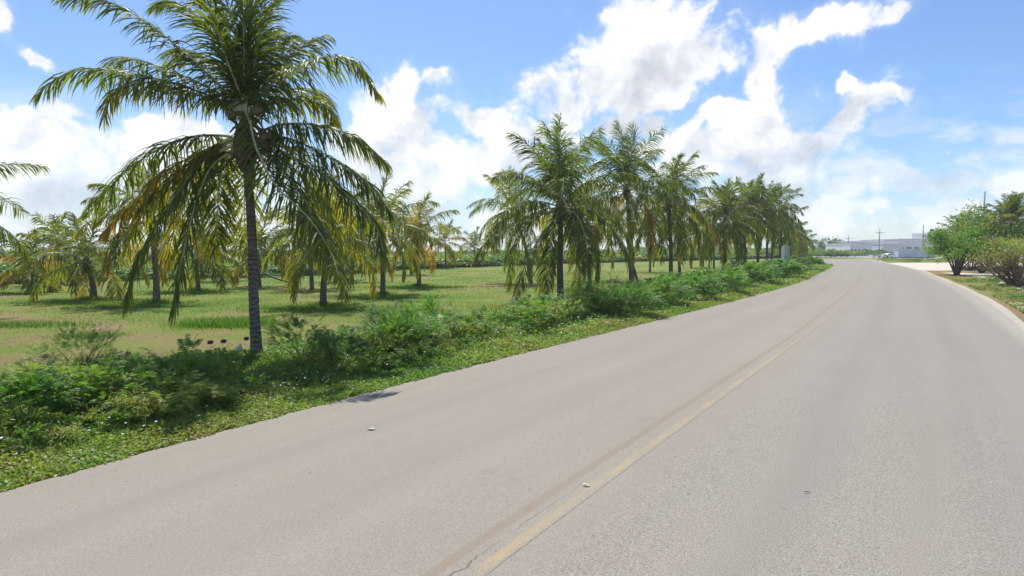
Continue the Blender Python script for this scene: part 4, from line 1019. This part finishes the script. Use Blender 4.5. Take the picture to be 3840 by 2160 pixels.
# parked vehicles
def car(label, x, y, rz, paint, L=4.4):
    root = thing('parked_car', label, 'car', (x, y, 0), 'vehicles parked by the far halls'); root.rotation_euler = (0, 0, rz)
    prof = [(-.5, .35), (-.5, .75), (-.46, .95), (-.32, 1.0), (-.2, 1.42), (.22, 1.45), (.38, 1.02), (.5, .98), (.5, .4)]
    v = [(a*L, s*.85, z) for s in (-1, 1) for a, z in prof]; n = len(prof)
    f = [tuple(range(n)), tuple(range(n, 2*n))[::-1]]+[(i, i+n, (i+1) % n+n, (i+1) % n) for i in range(n)]
    mb = MB(); mb.add(v, f); obj('body', mb.mesh('body', [M[paint]]), root)
    mb = MB()
    for s in (-1, 1): mb.add([(-.29*L, s*.856, 1.03), (-.19*L, s*.856, 1.36), (.2*L, s*.856, 1.38), (.33*L, s*.856, 1.03)], [(0, 1, 2, 3)])
    obj('window', mb.mesh('window', [M['glass']]), root)
    for a in (-.32, .32):
        for s in (-1, 1):
            mb = MB(); mb.tube([(a*L, s*.72, .33), (a*L, s*.9, .33)], .33, 14); obj('wheel', mb.mesh('wheel', [M['dark']]), root)
    for s in (-.6, .6):
        mb = MB(); mb.box((-.502*L, s, .75), (.04, .28, .14)); obj('headlight', mb.mesh('headlight', [M['cer']]), root)
car('white car parked beside the dark green bush at the bend', 117.5, 190, .1, 'white', 4.6)
car('white car parked behind the one at the bend', 120.5, 197, .3, 'lgrey', 4.6)

# ------------------------------------------------------------------ small things
# stone on the road
g = gp(586, 492)
M['pstone'] = plain('pale_stone', (.62, .52, .38), .85, .15, 9., .3)
o = tag(obj('stone', rock_mesh(91, M['pstone']), loc=(float(g[0]), float(g[1]), .075)), 'pale beige stone lying beside the yellow line', 'stone'); o.scale = (.065, .045, .028); o.rotation_euler = (0, .1, -.4)
g = gp(371.5, 433); M['paper'] = plain('litter_paper', (.7, .66, .58), .8, .15, 9.)
me = rock_mesh(77, M['paper']); o = tag(obj('litter', me, loc=(float(g[0]), float(g[1]), .06)), 'scrap of pale litter lying alone on the left lane', 'litter'); o.scale = (.09, .04, .03)
g = gp(807, 498.5); mb = MB(); mb.tube(catmull([(-.05, 0, 0), (0, .012, .006), (.055, -.005, 0)], 7), [.003, .009, .012, .011, .009, .006, .003], 6)
M['dleaf'] = plain('dead_leaf', (.07, .035, .025), .7, .3, 9.)
tag(obj('dead_leaf', mb.mesh('dead_leaf', [M['dleaf']]), loc=(float(g[0]), float(g[1]), .066)), 'small dark curled leaf on the right lane', 'leaf').scale = (.7, .6, .4)
k5 = .15643
nuts = [(820, 310, 'lone dark coconut on the bare ground left of the shaded shrubs'), (890, 385, 'dark coconut at the edge of the shade left of the trunk'), (1345, 237, 'dark coconut behind the small shrub left of the trunk'), (1430, 230, 'dark coconut just right of the pair behind the small shrub'), (1575, 213, 'dark coconut closest to the tallest trunk'), (295, 328, 'brown coconut in the grass at far left'), (2105*1., 905-700, None)]
for (x, y, lab) in nuts:
    if not lab: continue
    u, v = x*850/1449*.26667, (y*850/1449+1150)*.26667; g = gp(u, v)
    o = tag(obj('fallen_coconut', OLDNUT, loc=(float(g[0]), float(g[1]), .05)), lab, 'coconut', 'fallen coconuts on the ground'); o.rotation_euler = (1.4, .2, rng.uniform(0, 3)); o.scale = (.8, .7, rng.uniform(.7, 1.0))
# pale broken husk near the trunk
g = gp(239, 352); me = rock_mesh(88, M['paper']); o = tag(obj('coconut_husk', me, loc=(float(g[0]), float(g[1]), .1)), 'pale broken coconut husk left of the tallest trunk foot', 'husk'); o.scale = (.12, .09, .2); o.rotation_euler = (.3, .7, .2)
g = gp(440, 322.5); me = rock_mesh(89); o = tag(obj('grey_rock', me, loc=(float(g[0]), float(g[1]), .05)), 'flat grey rock behind the spiky shrubs in the meadow', 'rock'); o.scale = (1.0, .55, .4)
# fallen frond stalk on the meadow
g = gp(287, 282.5); mb = MB(); mb.tube(catmull([(-2.2, 0, 1.0), (-1.2, 0, .45), (0, 0, .08), (.8, 0, .05)], 10), np.linspace(.05, .09, 10), 6)
tag(obj('fallen_stalk', mb.mesh('fallen_stalk', [M['dleaf']]), loc=(float(g[0]), float(g[1]), 0)), 'dark bent fallen palm stalk resting on the meadow', 'palm stalk')

# ------------------------------------------------------------------ haze
hm = bpy.data.materials.new('haze'); hm.use_nodes = True; nt = hm.node_tree; nt.nodes.remove(nt.nodes['Principled BSDF'])
pv = nt.nodes.new('ShaderNodeVolumePrincipled'); pv.inputs['Density'].default_value = .00038; pv.inputs['Color'].default_value = (.86, .92, 1, 1); pv.inputs['Anisotropy'].default_value = .3
nt.links.new(pv.outputs[0], nt.nodes['Material Output'].inputs['Volume'])
mb = MB(); mb.box((0, 0, 9.), (2*S+20, 2*S+20, 22.)); hz_ = obj('haze', mb.mesh('haze', [hm])); tag(hz_, 'thin pale haze over the whole scene', kind='stuff')
# ------------------------------------------------------------------ sky and light
SUN_EL, SUN_AZ = R(60), R(-15)      # azimuth from +Y, positive to the right
w = bpy.data.worlds.new("World"); sc.world = w; w.use_nodes = True
t = NT(w.node_tree); bg = w.node_tree.nodes['Background']; bg.inputs['Strength'].default_value = .085
sky = t.new('ShaderNodeTexSky', sky_type='NISHITA'); sky.sun_disc = False; sky.sun_elevation = SUN_EL; sky.sun_rotation = SUN_AZ
sky.air_density = 1.0; sky.dust_density = .6; sky.ozone_density = 1.6
tc = t.new('ShaderNodeTexCoord').outputs['Generated']
sep = t.new('ShaderNodeSeparateXYZ'); t.link(tc, sep.inputs[0])
az = t.math('ARCTAN2', sep.outputs[0], sep.outputs[1]); el = t.math('ARCSINE', sep.outputs[2])
cmb = t.new('ShaderNodeCombineXYZ'); t.link(az, cmb.inputs[0]); t.link(el, cmb.inputs[1])
base = cmb.outputs[0]
# domain warp
wn = t.new('ShaderNodeTexNoise', noise_dimensions='2D'); wn.inputs['Scale'].default_value = 9.; wn.inputs['Detail'].default_value = 5; wn.inputs['Roughness'].default_value = .6; t.link(base, wn.inputs['Vector'])
vs = t.new('ShaderNodeVectorMath', operation='SUBTRACT'); t.link(wn.outputs['Color'], vs.inputs[0]); vs.inputs[1].default_value = (.5, .5, .5)
vm = t.new('ShaderNodeVectorMath', operation='SCALE'); t.link(vs.outputs[0], vm.inputs[0]); vm.inputs['Scale'].default_value = .055
va = t.new('ShaderNodeVectorMath', operation='ADD'); t.link(base, va.inputs[0]); t.link(vm.outputs[0], va.inputs[1])
warp = va.outputs[0]
def azel(x, y):                       # full-view reading (2576 wide) -> direction
    d = ray(x/2.516, y/2.516); d = d/np.linalg.norm(d); return math.atan2(d[0], d[1]), math.asin(d[2])
def blobs(lst, vec, gw=1.0):
    acc = None
    for (x, y, rx, ry, rot) in lst:
        a, e = azel(x, y); ax, _ = azel(x+rx, y); _, ey = azel(x, y-ry); sx = abs(ax-a)*gw; sy = abs(ey-e)*gw
        mp = t.new('ShaderNodeMapping', vector_type='TEXTURE'); mp.inputs['Location'].default_value = (a, e, 0)
        mp.inputs['Rotation'].default_value = (0, 0, R(rot)); mp.inputs['Scale'].default_value = (sx, sy, 1); t.link(vec, mp.inputs['Vector'])
        ln = t.new('ShaderNodeVectorMath', operation='LENGTH'); t.link(mp.outputs[0], ln.inputs[0])
        v = t.math('SUBTRACT', 1., ln.outputs['Value'])
        if acc is None: acc = v
        else:
            acc = t.math('SMOOTH_MAX', acc, v, .10)
    return acc
CL = [(1640, 50, 190, 120, 0), (1500, 180, 200, 110, 35), (1410, 260, 150, 100, 0), (1640, 180, 180, 110, 0), (1780, 140, 90, 90, -30),
      (1010, 210, 60, 50, 0), (1090, 190, 50, 30, 0), (1010, 300, 140, 80, 0), (1200, 310, 110, 60, 0), (1200, 400, 220, 90, 0), (1000, 460, 280, 110, 0), (1350, 330, 130, 60, 0), (1560, 320, 120, 40, 0),
      (110, 320, 130, 90, 0), (160, 270, 100, 50, 0), (420, 330, 160, 70, 0), (1050, 400, 200, 110, 0), (330, 400, 330, 110, 0), (250, 510, 400, 130, 0), (600, 430, 260, 120, 0), (0, 400, 80, 130, 0), (-300, 300, 250, 120, 0), (750, 560, 350, 80, 0),
      (100, 150, 85, 26, -32), (-10, 20, 50, 50, 0),
      (1950, 90, 90, 80, 0), (2110, 60, 200, 50, 18), (2240, 20, 90, 36, 10), (1910, 200, 50, 80, -10),
      (1830, 275, 90, 45, 0), (1900, 310, 120, 70, 0), (2010, 370, 170, 60, 15), (2150, 290, 110, 60, 25), (2220, 245, 40, 40, 0), (2130, 220, 30, 30, 0), (1760, 400, 200, 90, 0), (1950, 430, 260, 90, 0), (2140, 460, 120, 50, 0), (1950, 530, 330, 70, 0), (1650, 380, 90, 40, 0), (1645, 320, 40, 36, 60),
      (2520, 460, 90, 40, 20), (2400, 530, 170, 45, 15), (1500, 560, 400, 60, 0)]
body = blobs(CL, warp, 1.30)
n1 = t.noise(warp, 7., 8, .62, 0, '2D'); n2 = t.noise(base, 26., 6, .6, 0, '2D')
dens = t.math('ADD', body, t.math('MULTIPLY', t.math('SUBTRACT', n1, .5), 1.15))
dens = t.math('ADD', dens, t.math('MULTIPLY', t.math('SUBTRACT', n2, .5), .35))
vo = t.new('ShaderNodeTexVoronoi', voronoi_dimensions='2D', feature='SMOOTH_F1'); vo.inputs['Scale'].default_value = 15.; vo.inputs['Detail'].default_value = 3.; vo.inputs['Roughness'].default_value = .55; vo.inputs['Smoothness'].default_value = .35
t.link(warp, vo.inputs['Vector']); puff = t.math('SUBTRACT', .52, vo.outputs['Distance'])
dens = t.math('ADD', dens, t.math('MULTIPLY', puff, .55))
# generic cloud field elsewhere in the sky (behind and above the view)
g_ = t.noise(tc, 2.6, 7, .6, .2)
away = t.smooth(t.math('ABSOLUTE', az), R(48), R(60)); high = t.smooth(el, R(30), R(38)); out_ = t.math('MAXIMUM', away, high)
gen = t.math('MULTIPLY', t.math('SUBTRACT', g_, .57), 3.)
dens = t.math('ADD', t.math('MULTIPLY', dens, t.math('SUBTRACT', 1., out_)), t.math('MULTIPLY', gen, out_))
mask = t.smooth(dens, -.04, .44)
thin = t.math('MULTIPLY', t.smooth(dens, -.3, .3), .16)
# thin haze close to the horizon
hazeb = t.math('MULTIPLY', t.smooth(el, R(8), R(-1)), .34)
streak_c = t.new('ShaderNodeMapping'); streak_c.inputs['Scale'].default_value = (1, 2.2, 1); streak_c.inputs['Rotation'].default_value = (0, 0, R(-20)); t.link(base, streak_c.inputs['Vector'])
st = t.noise(streak_c.outputs[0], 9., 6, .6, .3, '2D')
veil = t.math('MULTIPLY', t.math('MULTIPLY', t.smooth(st, .42, .66), t.smooth(el, R(15), R(5))), .62)
low = t.math('ADD', .72, t.math('MULTIPLY', t.smooth(el, R(3), R(14)), .38))
mask = t.math('MULTIPLY', mask, t.math('ADD', low, t.math('MULTIPLY', t.math('SUBTRACT', n1, .5), .6)), clamp=True)
alpha = t.math('MAXIMUM', t.math('MAXIMUM', mask, thin), t.math('MAXIMUM', hazeb, veil))
# self shading of the clouds: noise difference towards the sun, grey undersides
off = t.new('ShaderNodeVectorMath', operation='ADD'); t.link(warp, off.inputs[0]); off.inputs[1].default_value = (-.018, .032, 0)
n1b = t.noise(off.outputs[0], 7., 6, .62, 0, '2D')
lit = t.math('MULTIPLY', t.math('ADD', t.math('SUBTRACT', n1, n1b), t.math('ADD', t.math('MULTIPLY', t.math('SUBTRACT', n2, .5), .18), t.math('MULTIPLY', puff, .16))), 2.8)
GR = [(1560, 250, 180, 110, 0), (1650, 170, 130, 90, 0), (1650, 520, 300, 60, 0), (230, 480, 200, 40, 0), (2050, 380, 100, 40, 0), (1100, 540, 200, 50, 0), (1900, 130, 60, 60, 0), (1950, 480, 200, 40, 0)]
gr = t.smooth(blobs(GR, warp), -.15, .75)
edge = t.smooth(dens, .1, 1.0)
sh = t.math('ADD', t.math('MULTIPLY', gr, .46), t.math('MULTIPLY', edge, .16))
sh = t.math('SUBTRACT', sh, lit)
ccol = t.ramp(sh, [(0, (1.06, 1.06, 1.06)), (.18, (.97, .98, 1.0)), (.5, (.82, .85, .91)), (1, (.62, .66, .73))])
cs = t.new('ShaderNodeVectorMath', operation='SCALE'); t.link(ccol, cs.inputs[0]); cs.inputs['Scale'].default_value = 7.9
# glow of the air towards the sun at left
gl = t.new('ShaderNodeVectorMath', operation='DOT_PRODUCT'); t.link(tc, gl.inputs[0]); gl.inputs[1].default_value = (math.sin(SUN_AZ)*math.cos(SUN_EL), math.cos(SUN_AZ)*math.cos(SUN_EL), math.sin(SUN_EL))
skm = t.new('ShaderNodeVectorMath', operation='MULTIPLY'); t.link(sky.outputs[0], skm.inputs[0]); skm.inputs[1].default_value = (.78, .95, 1.18)
final = t.mix(alpha, skm.outputs[0], cs.outputs[0])
t.link(final, bg.inputs['Color'])
w.cycles.sampling_method = 'MANUAL'; w.cycles.sample_map_resolution = 512

sl = bpy.data.lights.new('Sun', 'SUN'); sl.energy = 4.2; sl.angle = R(.5); sl.color = (1., .955, .88)
so = bpy.data.objects.new('Sun', sl); COL.objects.link(so)
sd = Vector((math.sin(SUN_AZ)*math.cos(SUN_EL), math.cos(SUN_AZ)*math.cos(SUN_EL), math.sin(SUN_EL)))
so.rotation_euler = sd.to_track_quat('Z', 'Y').to_euler(); so.location = (0, 0, 60)
vs_ = sc.view_settings; vs_.view_transform = 'Standard'; vs_.look = 'None'; vs_.exposure = .62; vs_.gamma = 1
sc.cycles.volume_bounces = 1; sc.cycles.max_bounces = 6; sc.cycles.diffuse_bounces = 3; sc.cycles.transmission_bounces = 3
